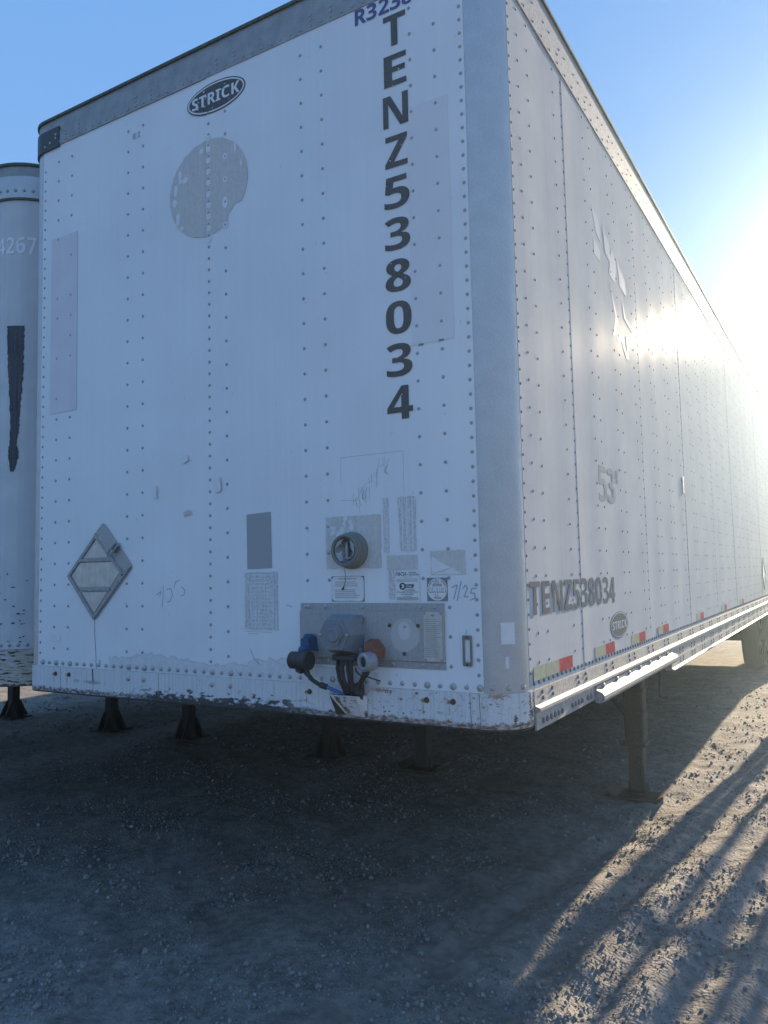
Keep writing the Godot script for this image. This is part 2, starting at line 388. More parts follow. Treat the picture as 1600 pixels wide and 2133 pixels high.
func painted_front() -> StandardMaterial3D:
	var a := noise_image(1024, 0.004, 4, 21).get_data()
	var b := noise_image(1024, 0.05, 3, 22).get_data()
	var c := noise_image(1024, 0.3, 2, 23).get_data()
	var out := PackedByteArray(); out.resize(1024 * 1024 * 3)
	for y in 1024:
		for x in 1024:
			var k := y * 1024 + x
			# coarse cloudiness, fine speckle and rain streaks that run straight down
			var s := b[((y / 40) % 1024) * 1024 + (x * 2) % 1024]
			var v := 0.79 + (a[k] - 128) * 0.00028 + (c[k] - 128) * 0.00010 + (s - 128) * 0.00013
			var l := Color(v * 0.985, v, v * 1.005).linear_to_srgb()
			out[k * 3] = int(l.r * 255); out[k * 3 + 1] = int(l.g * 255); out[k * 3 + 2] = int(l.b * 255)
	var im := Image.create_from_data(1024, 1024, false, Image.FORMAT_RGB8, out)
	im.resize(2048, 2048, Image.INTERPOLATE_BILINEAR)
	var nz := FastNoiseLite.new(); nz.seed = 4; nz.frequency = 0.02; nz.fractal_octaves = 4
	var dirt := lin(0.33, 0.33, 0.33)
	var ink := lin(0.14, 0.15, 0.17)
	# dried splash along the bottom, with its own wavy outline
	for x in range(int(fx(-2.05)), int(fx(-0.55))):
		var top := fy(1.342 + 0.016 * sin(x * 0.011) + nz.get_noise_2d(x, 5) * 0.02)
		for y in range(int(top), int(fy(1.275))):
			var al := 0.22 + 0.16 * nz.get_noise_2d(x * 2.0, y * 2.0) + (0.16 if y - top < 3 else 0.0)
			im.set_pixel(x, y, im.get_pixel(x, y).lerp(dirt, clampf(al, 0, 0.5)))
	# scuffs, nicks and specks
	for k in 150:
		var p := fp(rng.randf_range(-2.55, -0.15), lerpf(1.3, 3.95, pow(rng.randf(), 1.8)))
		var q := p + Vector2(rng.randf_range(-5, 5), rng.randf_range(-3, 14))
		stroke(im, [p, q], rng.randf_range(0.3, 0.8), dirt if rng.randf() < 0.7 else ink, rng.randf_range(0.15, 0.6))
	for k in 60:
		var p := fp(rng.randf_range(-2.55, -0.15), rng.randf_range(1.3, 3.9))
		blot(im, p.x, p.y, rng.randf_range(1.0, 2.5), rng.randf_range(1.0, 3.5), ink, rng.randf_range(0.2, 0.6), 0.5)
	# hairline crack under the placard holder
	stroke(im, [fp(-2.152, 1.505), fp(-2.151, 1.45), fp(-2.148, 1.41), fp(-2.143, 1.37), fp(-2.140, 1.30), fp(-2.138, 1.27)], 1.5, lin(0.10, 0.11, 0.12), 0.9)
	stroke(im, [fp(-2.118, 1.318), fp(-2.117, 1.298)], 1.6, ink, 0.8)
	stroke(im, [fp(-2.108, 1.313), fp(-2.107, 1.295)], 1.3, ink, 0.7)
	# pencilled 7/05
	for l in [[fp(-1.732, 1.624), fp(-1.705, 1.640), fp(-1.712, 1.615)], [fp(-1.690, 1.665), fp(-1.690, 1.610), fp(-1.697, 1.570)], [fp(-1.668, 1.650), fp(-1.640, 1.652), fp(-1.632, 1.625), fp(-1.645, 1.598), fp(-1.665, 1.592)], [fp(-1.590, 1.690), fp(-1.615, 1.680), fp(-1.622, 1.655)], [fp(-1.575, 1.660), fp(-1.555, 1.645), fp(-1.560, 1.625), fp(-1.580, 1.620)]]:
		stroke(im, l, 1.0, ink, 0.75)
	# felt-pen 7/25
	for l in [[fp(-0.236, 1.645), fp(-0.214, 1.653), fp(-0.226, 1.612), fp(-0.230, 1.602)], [fp(-0.198, 1.668), fp(-0.216, 1.596)], [fp(-0.192, 1.640), fp(-0.182, 1.652), fp(-0.174, 1.642), fp(-0.188, 1.612), fp(-0.172, 1.610)], [fp(-0.140, 1.640), fp(-0.158, 1.640), fp(-0.162, 1.624), fp(-0.147, 1.622), fp(-0.146, 1.606), fp(-0.164, 1.600)]]:
		stroke(im, l, 1.8, lin(0.26, 0.29, 0.34), 0.55)
	# outline and scribbles of a sticker that has been scraped off, high on the right sheet
	for l in [[fp(-0.706, 2.160), fp(-0.421, 2.160)], [fp(-0.706, 2.160), fp(-0.708, 2.06)], [fp(-0.708, 1.990), fp(-0.64, 1.986)], [fp(-0.424, 2.16), fp(-0.424, 1.99)]]:
		stroke(im, l, 0.7, dirt, 0.45)
	for k in 26:
		var t := rng.randf()
		var p := fp(lerpf(-0.64, -0.49, t) + rng.randf_range(-0.02, 0.02), lerpf(2.0, 2.15, t) + rng.randf_range(-0.02, 0.02))
		stroke(im, [p, p + Vector2(rng.randf_range(-9, 4), rng.randf_range(8, 30)), p + Vector2(rng.randf_range(-14, 8), rng.randf_range(20, 46))], rng.randf_range(0.5, 1.2), dirt, rng.randf_range(0.25, 0.7))
	# scratches left of the nose box and near the bottom
	stroke(im, [fp(-1.18, 1.40), fp(-1.16, 1.36), fp(-1.13, 1.335)], 0.9, ink, 0.6)
	stroke(im, [fp(-0.985, 1.58), fp(-0.955, 1.574)], 0.9, ink, 0.5)
	for l in [[fp(-1.205, 1.47), fp(-1.06, 1.468)], [fp(-1.19, 1.462), fp(-1.13, 1.460)]]:
		stroke(im, l, 0.8, dirt, 0.5)
	var m := mat("front", Color(1, 1, 1), 0.36, 0.0, ImageTexture.create_from_image(im))
	return m

# The white steel bumper: u runs along its plan path, 1 per 3.05 m.
func painted_bumper() -> StandardMaterial3D:
	var w := 2048; var h := 128
	var im := Image.create(w, h, false, Image.FORMAT_RGB8)
	var nz := FastNoiseLite.new(); nz.seed = 14; nz.frequency = 0.03; nz.fractal_octaves = 4
	var ng := FastNoiseLite.new(); ng.seed = 15; ng.frequency = 0.12; ng.fractal_octaves = 3
	var white := Color(0.66, 0.665, 0.66); var rust := Color(0.24, 0.115, 0.045); var black := Color(0.035, 0.037, 0.04); var grey := Color(0.36, 0.36, 0.345)
	for x in w:
		var run := nz.get_noise_2d(x * 4.0, 3.0)
		var edge := 0.86 + 0.09 * nz.get_noise_2d(x * 1.2, 77.0) + 0.05 * ng.get_noise_2d(x * 1.5, 11.0)
		var px := -2.70 + (x / float(w)) * 3.05 - 0.07
		var tar := clampf(1.0 - absf(px + 1.35) / 0.55, 0, 1)
		var rusty := clampf((px + 0.75) / 0.3, 0, 1)
		for y in h:
			var t := y / float(h)
			var c := white.lerp(grey, clampf(run * 0.5 + 0.06 + nz.get_noise_2d(x * 6.0, y * 0.5) * 0.3, 0, 0.45))
			var r := clampf((nz.get_noise_2d(x * 1.1 + 900.0, y * 1.6) + ng.get_noise_2d(x, y) * 0.35) * 1.7 - 0.62 + 0.16 * rusty, 0, 1)
			c = c.lerp(rust, r * (0.3 + 0.6 * rusty))
			var low := (t - edge + 0.05) / 0.05
			if low > 0.0:
				c = c.lerp(rust.lerp(black, 0.3 + 0.5 * (1.0 - rusty)), clampf(low, 0, 1) * clampf(0.7 + nz.get_noise_2d(x * 1.4, y * 2) * 0.8, 0, 1))
			if tar > 0.0:
				var k := t - 0.66 + tar * 0.02 + nz.get_noise_2d(x * 0.8 + 500.0, y * 1.3) * 0.5 + ng.get_noise_2d(x * 0.5, y * 0.6) * 0.12
				if k > 0.0: c = c.lerp(black, clampf(k * 6.0, 0, 0.95) * minf(1.0, tar * 3.0))
			im.set_pixel(x, y, c.linear_to_srgb())
	var at := func(px: float) -> float: return (px + 2.70 + 0.07) / 3.05 * w
	var rs := rust.linear_to_srgb()
	# rust weeping from bolts and seams
	for b in [[-2.431, 0.55, 0.45], [-2.329, 0.62, 0.55], [-0.872, 0.5, 0.6], [-0.348, 0.6, 0.6], [-0.242, 0.5, 0.45]]:
		blot(im, at.call(b[0]), h * 0.30, 9, 9, rs, 0.8, 0.6, 0.3, ng)
		blot(im, at.call(b[0]), h * 0.52, 3, h * 0.24 * b[1] * 1.6, rs, b[2], 0.9, 0.5, ng)
	for s in [-2.38, -2.14, -0.125, -0.16, -1.70]:
		stroke(im, [Vector2(at.call(s), 0), Vector2(at.call(s) + 2, h * 0.95)], 0.9, lin(0.16, 0.14, 0.12), 0.8)
	stroke(im, [Vector2(at.call(-2.143), 0), Vector2(at.call(-2.139), h * 0.5)], 3.0, lin(0.07, 0.07, 0.07), 0.9)
	blot(im, at.call(-2.14), h * 0.52, 44, 10, lin(0.27, 0.25, 0.235), 0.7, 0.35, 0.9, ng)
	blot(im, at.call(-2.26), h * 0.5, 18, 9, lin(0.34, 0.28, 0.22), 0.6, 0.5, 0.9, ng)
	for k in 46:
		var px := rng.randf_range(-0.7, 0.12)
		blot(im, at.call(px), rng.randf_range(4, h - 4), rng.randf_range(1.2, 5), rng.randf_range(1.2, 6), rs.lerp(Color(0.1, 0.07, 0.05), rng.randf() * 0.7), rng.randf_range(0.4, 0.9), 0.5, 0.5, ng)
	# corner: brown scrapes
	blot(im, at.call(0.075), h * 0.28, 6, h * 0.26, lin(0.11, 0.075, 0.055), 0.95, 0.25, 0.8, ng)
	blot(im, at.call(0.082), h * 0.62, 12, h * 0.16, lin(0.12, 0.08, 0.06), 0.9, 0.25, 1.0, ng)
	blot(im, at.call(-0.06), h * 0.07, 30, 10, rs, 0.6, 0.5, 0.9, ng)
	blot(im, at.call(0.0), h * 0.72, 5, h * 0.13, lin(0.09, 0.065, 0.05), 0.95, 0.3, 0.6, ng)
	stroke(im, [Vector2(at.call(-0.01), h * 0.93), Vector2(at.call(0.04), h * 0.89), Vector2(at.call(0.07), h * 0.91)], 1.6, lin(0.12, 0.07, 0.05), 0.9)
	blot(im, at.call(-0.53), h * 0.08, 26, 8, rs, 0.55, 0.5, 1.0, ng)
	# 08 in felt pen
	for l in [[Vector2(0, 0), Vector2(4, -4), Vector2(7, 0), Vector2(6, 7), Vector2(2, 10), Vector2(-1, 6), Vector2(0, 0)], [Vector2(14, -1), Vector2(18, -3), Vector2(18, 2), Vector2(13, 5), Vector2(13, 9), Vector2(17, 9), Vector2(18, 6), Vector2(13, 2), Vector2(14, -1)]]:
		var q := []
		for p in l: q.append(Vector2(at.call(-0.505) + p.x * 0.9, h * 0.09 + p.y * 0.9))
		stroke(im, q, 0.9, lin(0.04, 0.045, 0.06), 0.95)
	return mat("bumper", Color(1, 1, 1), 0.5, 0.0, ImageTexture.create_from_image(im))

func painted_neighbour_bumper() -> StandardMaterial3D:
	var w := 1024; var h := 128
	var im := Image.create(w, h, false, Image.FORMAT_RGB8)
	var ng := FastNoiseLite.new(); ng.seed = 25; ng.frequency = 0.05; ng.fractal_octaves = 4
	for x in w:
		for y in h:
			var c := Color(0.62, 0.63, 0.62)
			c = c.lerp(Color(0.42, 0.38, 0.29), clampf((x / float(w) - 0.55) * 3.0 + ng.get_noise_2d(x, y) * 0.8, 0, 0.9))
			var k := ng.get_noise_2d(x * 0.8 + 300, y * 2.2)
			if k > 0.24: c = c.lerp(Color(0.05, 0.042, 0.035), clampf((k - 0.24) * 14.0, 0, 1) * clampf((x / float(w) - 0.6) * 9.0, 0, 1))
			if y > h - 8 + ng.get_noise_2d(x * 3, 5) * 8.0: c = Color(0.09, 0.06, 0.04)
			im.set_pixel(x, y, c.linear_to_srgb())
	return mat("neighbour_bumper", Color(1, 1, 1), 0.6, 0.0, ImageTexture.create_from_image(im))

# ---------------------------------------------------------------- ground
var g1 := FastNoiseLite.new()
var g2 := FastNoiseLite.new()

func height(x: float, z: float) -> float:
	var r := Vector2(x + 1.0, z + 1.5).length()
	var near := clampf(1.0 - r / 16.0, 0.0, 1.0)
	var h := g1.get_noise_2d(x * 0.5, z * 0.5) * 0.03 * minf(1.0, 6.0 / maxf(r, 1.0) + 0.3) + g2.get_noise_2d(x * 3.0, z * 3.0) * 0.014 * near + g2.get_noise_2d(x * 12.0 + 50.0, z * 12.0) * 0.004 * near
	# wheel ruts that bend slowly away to the right
	var q := x + 0.135 * z - 0.006 * z * z + 0.025 * g1.get_noise_2d(x * 0.8, z * 1.2 + 9.0)
	for c in [-0.72, -0.34, -0.05, 0.22, 0.55]:
		var e: float = (q - c) / 0.075
		h += (-0.017 * exp(-e * e) + 0.011 * exp(-pow(absf(e) - 1.9, 2.0))) * near
		# lug prints in the rut bed
		if absf(e) < 1.3: h += 0.0022 * sin((z + q * 0.8) * 52.0) * near * (1.0 - absf(e) / 1.3)
	# a second, older pair of tracks across the foreground
	var q2 := x * 0.55 - z * 0.83
	for c in [0.15, 0.52, 2.0]:
		var e: float = (q2 - c) / 0.11
		h += (-0.012 * exp(-e * e) + 0.007 * exp(-pow(absf(e) - 1.8, 2.0))) * near
	return h

func axis(lo: float, hi: float, step: float, far: float) -> PackedFloat64Array:
	var out := PackedFloat64Array()
	var s := step; var p := lo
	var back := []
	while p > -far:
		s *= 1.1; p -= s; back.append(p)
	back.reverse()
	for b in back: out.append(b)
	var k := 0
	while lo + k * step <= hi:
		out.append(lo + k * step); k += 1
	p = out[out.size() - 1]; s = step
	while p < far:
		s *= 1.1; p += s; out.append(p)
	return out

func build_ground() -> void:
	g1.seed = 41; g1.frequency = 1.0; g1.fractal_octaves = 3
	g2.seed = 42; g2.frequency = 1.0; g2.fractal_octaves = 3
	var xs := axis(-4.6, 1.4, 0.022, 500.0); var zs := axis(-6.2, 1.1, 0.022, 500.0)
	var w := xs.size(); var h := zs.size()
	var v := PackedVector3Array(); v.resize(w * h)
	for j in h:
		for i in w:
			v[j * w + i] = Vector3(xs[i], height(xs[i], zs[j]), zs[j])
	var n := PackedVector3Array(); n.resize(w * h)
	var uv := PackedVector2Array(); uv.resize(w * h)
	var tint := PackedColorArray(); tint.resize(w * h)
	for j in h:
		for i in w:
			var l := v[j * w + maxi(i - 1, 0)]; var r := v[j * w + mini(i + 1, w - 1)]
			var u := v[maxi(j - 1, 0) * w + i]; var d := v[mini(j + 1, h - 1) * w + i]
			n[j * w + i] = (d - u).cross(r - l).normalized()
			uv[j * w + i] = Vector2(xs[i], zs[j])
			# soil of differing paleness: coarse patches, drag marks along the old tracks, fine mottle
			var x := xs[i]; var z := zs[j]
			var c := 1.0 + 0.34 * g1.get_noise_2d(x * 0.7 + 13.0, z * 0.7) + 0.26 * g2.get_noise_2d((x * 0.55 - z * 0.83) * 2.6, (x * 0.83 + z * 0.55) * 0.45) + 0.22 * g2.get_noise_2d(x * 7.0, z * 7.0 + 31.0)
			c = clampf(c, 0.55, 1.5)
			tint[j * w + i] = Color(c, c * (0.985 + 0.03 * (1.0 - c)), c * (0.96 + 0.08 * (1.0 - c)))
	var idx := PackedInt32Array(); idx.resize((w - 1) * (h - 1) * 6)
	var k := 0
	for j in h - 1:
		for i in w - 1:
			var a := j * w + i
			idx[k] = a; idx[k + 1] = a + 1; idx[k + 2] = a + w + 1; idx[k + 3] = a; idx[k + 4] = a + w + 1; idx[k + 5] = a + w
			k += 6
	var arr := []
	arr.resize(Mesh.ARRAY_MAX)
	arr[Mesh.ARRAY_VERTEX] = v; arr[Mesh.ARRAY_NORMAL] = n; arr[Mesh.ARRAY_TEX_UV] = uv; arr[Mesh.ARRAY_COLOR] = tint; arr[Mesh.ARRAY_INDEX] = idx
	var m := ArrayMesh.new()
	m.add_surface_from_arrays(Mesh.PRIMITIVE_TRIANGLES, arr)
	var o := put("ground", m, M.dirt)
	tag(o, "bare gravel and dirt yard with wheel ruts", "ground", "", "structure")

func pebble(sd: int) -> ArrayMesh:
	var r := RandomNumberGenerator.new(); r.seed = sd
	var dirs := []
	var g := (1.0 + sqrt(5.0)) / 2.0
	for a in [-1.0, 1.0]:
		for b in [-g, g]:
			dirs.append(Vector3(a, b, 0)); dirs.append(Vector3(0, a, b)); dirs.append(Vector3(b, 0, a))
	var pts := []
	for p in dirs: pts.append(p.normalized() * r.randf_range(0.72, 1.15))
	var mb := Mb.new()
	for i in 12:
		for j in range(i + 1, 12):
			for k in range(j + 1, 12):
				if dirs[i].distance_to(dirs[j]) < 2.1 and dirs[j].distance_to(dirs[k]) < 2.1 and dirs[i].distance_to(dirs[k]) < 2.1:
					var m: Vector3 = (pts[j] - pts[i]).cross(pts[k] - pts[i]).normalized()
					if m.dot(pts[i]) < 0: m = -m
					mb.tri(pts[i], pts[j], pts[k], m, m, m)
	return mb.mesh()

func build_stones() -> void:
	var mask := FastNoiseLite.new(); mask.seed = 77; mask.frequency = 1.1; mask.fractal_octaves = 3
	var shapes := [pebble(1), pebble(2), pebble(3), pebble(4)]
	var places := [[], [], [], []]
	var r := RandomNumberGenerator.new(); r.seed = 99
	var made := 0
	while made < 130000:
		var dist := exp(lerpf(log(2.0), log(13.0), r.randf()))
		var a := deg_to_rad(r.randf_range(-12.0, 66.0))
		var p := Vector2(1.01 - sin(a) * dist, 2.57 - cos(a) * dist)
		var dens := clampf(0.45 + mask.get_noise_2d(p.x, p.y) * 1.7, 0.06, 1.0)
		made += 1
		if r.randf() > dens: continue
		var s := 0.0020 * exp(absf(r.randfn(0.0, 0.74)))
		s = minf(s, 0.013) * (0.8 + 0.08 * dist)
		var b := Basis.from_euler(Vector3(r.randf() * TAU, r.randf() * TAU, r.randf() * TAU)) * Basis.from_scale(Vector3(1, r.randf_range(0.55, 0.9), r.randf_range(0.7, 1.2)))
		places[r.randi() % 4].append(Transform3D(b.scaled(Vector3.ONE * s), Vector3(p.x, height(p.x, p.y) + s * 0.3, p.y)))
	var all := Node3D.new()
	all.name = "gravel"
	add_child(all)
	tag(all, "loose grey gravel scattered over the dirt yard", "gravel", "", "stuff")
	for k in 4:
		var mm := MultiMesh.new()
		mm.transform_format = MultiMesh.TRANSFORM_3D
		mm.use_colors = true
		mm.mesh = shapes[k]
		mm.instance_count = places[k].size()
		for i in places[k].size():
			mm.set_instance_transform(i, places[k][i])
			var v := r.randf_range(0.12, 0.31) * (1.4 if r.randf() < 0.1 else 1.0)
			mm.set_instance_color(i, Color(v, v * r.randf_range(0.92, 0.99), v * r.randf_range(0.82, 0.95)))
		var o := MultiMeshInstance3D.new()
		o.name = "pebbles"
		o.multimesh = mm
		o.material_override = M.stone
		o.set_meta("kind", "stuff")
		all.add_child(o, true)
	var big := mat("stone_grey", Color(0.27, 0.255, 0.235), 0.85)
	for k in 20:
		var dist := r.randf_range(2.4, 5.0)
		var a := deg_to_rad(r.randf_range(0.0, 58.0))
		var p := Vector2(1.01 - sin(a) * dist, 2.57 - cos(a) * dist)
		var s := r.randf_range(0.010, 0.022)
		var o := put("stone", shapes[k % 4], big, self, Transform3D(Basis.from_euler(Vector3(r.randf() * 6, r.randf() * 6, 0)).scaled(Vector3(s, s * 0.8, s)), Vector3(p.x, height(p.x, p.y) + s * 0.35, p.y)))
		tag(o, "small loose grey stone, larger than the gravel round it", "stone", "larger stones lying on the gravel")

# ---------------------------------------------------------------- trailer helpers
func outline(xl: float, xr: float, zf: float, rad: float, zl: float, zr: float, seg := 10) -> Array:
	var out := []
	if zl < zf - rad: out.append([Vector2(xl, zl), Vector2(-1, 0)])
	for k in seg + 1:
		var a := PI - PI / 2 * k / seg
		var d := Vector2(cos(a), sin(a))
		out.append([Vector2(xl + rad, zf - rad) + d * rad, d])
	for k in seg + 1:
		var a := PI / 2 - PI / 2 * k / seg
		var d := Vector2(cos(a), sin(a))
		out.append([Vector2(xr - rad, zf - rad) + d * rad, d])
	if zr < zf - rad: out.append([Vector2(xr, zr), Vector2(1, 0)])
	return out

func dome(mb: Mb, at: Vector3, dir: Vector3, r: float, h: float, seg := 8) -> void:
	var b := Basis(Quaternion(Vector3.UP, dir)) if dir.dot(Vector3.UP) > -0.999 else Basis()
	mb.lathe([Vector2(r, -0.001), Vector2(r * 0.86, h * 0.6), Vector2(r * 0.45, h * 0.95), Vector2(0.0, h)], seg, Transform3D(b, at))

# lettering fitted into a box of w x h metres; its lower left corner at the transform's origin
func lettering(called: String, s: String, w: float, h: float, m: Material, parent: Node, x: Transform3D, bold := true, face := "Droid Sans", depth := 0.0008) -> MeshInstance3D:
	var f := SystemFont.new()
	f.font_names = PackedStringArray([face])
	f.font_weight = 700 if bold else 400
	var t := TextMesh.new()
	t.font = f
	t.text = s
	t.font_size = 64
	t.pixel_size = 0.01
	t.depth = 0.05
	t.curve_step = 2.0
	t.horizontal_alignment = HORIZONTAL_ALIGNMENT_LEFT
	var box := t.get_aabb()
	var sc := Vector3(w / box.size.x, h / box.size.y, depth / box.size.z)
	var y := Transform3D(Basis.from_scale(sc), -box.position * sc)
	return put(called, t, m, parent, x * y)

func rect(x0: float, y0: float, x1: float, y1: float) -> PackedVector2Array:
	return PackedVector2Array([Vector2(x0, y0), Vector2(x1, y0), Vector2(x1, y1), Vector2(x0, y1)])

func ellipse(cx: float, cy: float, rx: float, ry: float, seg := 36) -> PackedVector2Array:
	var out := PackedVector2Array()
	for k in seg: out.append(Vector2(cx + rx * cos(TAU * k / seg), cy + ry * sin(TAU * k / seg)))
	return out

func ragged(p: PackedVector2Array, amount: float, sd: int, step := 0.012) -> PackedVector2Array:
	var r := RandomNumberGenerator.new(); r.seed = sd
	var out := PackedVector2Array()
	for k in p.size():
		var a := p[k]; var b := p[(k + 1) % p.size()]
		var parts := maxi(1, int(a.distance_to(b) / step))
		for s in parts:
			out.append(a.lerp(b, float(s) / parts) + Vector2(r.randf_range(-amount, amount), r.randf_range(-amount, amount)))
	return out

func flat(called: String, poly: PackedVector2Array, z: float, thick: float, m: Material, parent: Node, x := Transform3D()) -> MeshInstance3D:
	var mb := Mb.new()
	mb.slab(poly, z, z + thick, x)
	return part(called, mb, m, parent)

# the side wall's own axes: local x runs to the rear, local z out of the wall
func side_x(y := 0.0, back := 0.0, out := 0.0) -> Transform3D:
	return Transform3D(Basis(Vector3.UP, PI / 2), Vector3(out, y, -back))

var wav := FastNoiseLite.new()
# how far the thin side sheets are drawn in between their posts
func side_wave(y: float, z: float) -> float:
	var p := (-z - 0.285) / 0.4355
	var f := p - floorf(p)
	var amp := 0.0009 + 0.0010 * (0.5 + 0.5 * wav.get_noise_2d(floorf(p) * 7.3, y * 0.9))
	return -amp * pow(sin(PI * f), 2.0) + wav.get_noise_2d(z * 1.2, y * 0.7 + 40.0) * 0.0007

func front_wave(x: float, y: float) -> float:
	var p := (x + 2.3975) / 0.5255
	var f := p - floorf(p)
	return -0.0011 * pow(sin(PI * f), 2.0) * (0.6 + 0.4 * wav.get_noise_2d(floorf(p) * 5.1, y)) + wav.get_noise_2d(x * 1.4 + 90.0, y * 0.9) * 0.0005

const ROW := 0.1055
const POST := 0.4355

func front_sheet(x0: float, x1: float, y0: float, y1: float, z: float) -> Mb:
	var mb := Mb.new()
	var nx := int((x1 - x0) / 0.06); var ny := 40
	var P := func(i: int, j: int) -> Vector3:
		var x := lerpf(x0, x1, float(i) / nx); var y := lerpf(y0, y1, float(j) / ny)
		return Vector3(x, y, z + front_wave(x, y))
	var N := func(i: int, j: int) -> Vector3:
		var x := lerpf(x0, x1, float(i) / nx); var y := lerpf(y0, y1, float(j) / ny)
		return Vector3(-(front_wave(x + 0.01, y) - front_wave(x - 0.01, y)) / 0.02, -(front_wave(x, y + 0.01) - front_wave(x, y - 0.01)) / 0.02, 1).normalized()
	for j in ny:
		for i in nx:
			var q := [P.call(i, j), P.call(i + 1, j), P.call(i + 1, j + 1), P.call(i, j + 1)]
			var uv := []
			for p in q: uv.append(fp(p.x, p.y) / 2048.0)
			mb.quads(q, [N.call(i, j), N.call(i + 1, j), N.call(i + 1, j + 1), N.call(i, j + 1)], uv)
	for e in [[x0, -1.0], [x1, 1.0]]:
		var a: float = e[0]
		var t := [fp(a, y0) / 2048.0, fp(a, y1) / 2048.0]
		for j in ny:
			var ya := lerpf(y0, y1, float(j) / ny); var yb := lerpf(y0, y1, float(j + 1) / ny)
			mb.quad(Vector3(a, ya, z + front_wave(a, ya)), Vector3(a, ya, -0.03), Vector3(a, yb, -0.03), Vector3(a, yb, z + front_wave(a, yb)), Vector3(e[1], 0, 0), t[0], t[0], t[1], t[1])
	for e in [[y0, Vector3.DOWN], [y1, Vector3.UP]]:
		mb.quad(Vector3(x0, e[0], z - 0.001), Vector3(x1, e[0], z - 0.001), Vector3(x1, e[0], -0.03), Vector3(x0, e[0], -0.03), e[1])
	return mb

func side_sheet(za: float, zb: float, y0: float, y1: float, out: float) -> Mb:
	var mb := Mb.new()
	var nz := maxi(4, int((za - zb) / 0.036)); var ny := 28
	var P := func(i: int, j: int) -> Vector3:
		var z := lerpf(za, zb, float(i) / nz); var y := lerpf(y0, y1, float(j) / ny)
		return Vector3(out + side_wave(y, z), y, z)
	var N := func(p: Vector3) -> Vector3:
		return Vector3(1, -(side_wave(p.y + 0.01, p.z) - side_wave(p.y - 0.01, p.z)) / 0.02, -(side_wave(p.y, p.z + 0.01) - side_wave(p.y, p.z - 0.01)) / 0.02).normalized()
	for j in ny:
		for i in nz:
			var q := [P.call(i, j), P.call(i + 1, j), P.call(i + 1, j + 1), P.call(i, j + 1)]
			var uv := []
			for p in q: uv.append(Vector2(-p.z, -p.y))
			mb.quads(q, [N.call(q[0]), N.call(q[1]), N.call(q[2]), N.call(q[3])], uv)
	for e in [[za, 1.0], [zb, -1.0]]:
		mb.quad(Vector3(out, y0, e[0]), Vector3(-0.03, y0, e[0]), Vector3(-0.03, y1, e[0]), Vector3(out, y1, e[0]), Vector3(0, 0, e[1]))
	for e in [[y0, Vector3.DOWN], [y1, Vector3.UP]]:
		mb.quad(Vector3(out, e[0], za), Vector3(out, e[0], zb), Vector3(-0.03, e[0], zb), Vector3(-0.03, e[0], za), e[1])
	return mb

func leg(t: Node, x: float, z: float, mid: float, flared: bool) -> void:
	var mb := Mb.new()
	mb.box(Vector3(x - 0.07, 0.40, z - 0.07), Vector3(x + 0.07, 1.13, z + 0.07), 0.012)
	var o := part("landing_leg", mb, M.leg_steel, t)
	var inner := Mb.new()
	inner.box(Vector3(x - 0.055, 0.05, z - 0.055), Vector3(x + 0.055, 0.42, z + 0.055), 0.01)
	part("inner_tube", inner, M.leg_steel, o)
	var foot := Mb.new()
	var g := height(x, z)
	if flared:
		foot.box(Vector3(x - 0.17, g - 0.004, z - 0.15), Vector3(x + 0.17, g + 0.02, z + 0.15), 0.005)
		var gus := PackedVector2Array([Vector2(-0.165, 0.018), Vector2(0.165, 0.018), Vector2(0.145, 0.05), Vector2(0.062, 0.21), Vector2(-0.062, 0.21), Vector2(-0.145, 0.05)])
		for off in [-0.058, 0.044]:
			foot.slab(gus, off, off + 0.014, Transform3D(Basis(), Vector3(x, g, z)))
			foot.slab(gus, off, off + 0.014, Transform3D(Basis(Vector3.UP, PI / 2), Vector3(x, g, z)))
	else:
		foot.box(Vector3(x - 0.15, g - 0.004, z - 0.13), Vector3(x + 0.15, g + 0.022, z + 0.13), 0.006)
		for s in [-1.0, 1.0]:
			foot.slab(PackedVector2Array([Vector2(s * 0.15, 0.0), Vector2(s * 0.20, 0.05), Vector2(s * 0.195, 0.062), Vector2(s * 0.13, 0.018)]), -0.13, 0.13, Transform3D(Basis(), Vector3(x, g, z)))
		foot.box(Vector3(x - 0.075, g + 0.02, z - 0.02), Vector3(x + 0.075, g + 0.11, z + 0.02), 0.006)
	part("foot", foot, M.leg_steel, o)
	var col := Mb.new()
	col.box(Vector3(x - 0.082, 0.385, z - 0.082), Vector3(x + 0.082, 0.425, z + 0.082), 0.008)
	part("collar", col, M.leg_steel, o)
	var gear := Mb.new()
	gear.box(Vector3(x - 0.10, 0.93, z - 0.02), Vector3(x + 0.10, 1.06, z + 0.105), 0.012)
	part("gearbox", gear, M.leg_steel, o)
	for yy in [0.62, 0.78]:
		var bd := Mb.new()
		bd.box(Vector3(x - 0.078, yy, z - 0.05), Vector3(x + 0.078, yy + 0.03, z + 0.076), 0.005)
		part("leg_band", bd, M.leg_steel, o)
	var crank := Mb.new()
	crank.tube([Vector3(x + 0.08, 0.99, z + 0.05), Vector3(x + 0.19, 0.99, z + 0.05), Vector3(x + 0.20, 0.98, z + 0.05), Vector3(x + 0.20, 0.76, z + 0.06), Vector3(x + 0.26, 0.75, z + 0.06)], [0.012], 6)
	part("crank", crank, M.leg_steel, o)
	var brace := Mb.new()
	brace.tube([Vector3(x, 0.50, z - 0.06), Vector3(x - signf(x - mid) * 0.55, 1.10, z - 0.10)], [0.02], 6)
	brace.tube([Vector3(x, 0.55, z - 0.06), Vector3(x, 1.12, z - 0.75)], [0.022], 6)
	part("brace", brace, M.dark_steel, o)

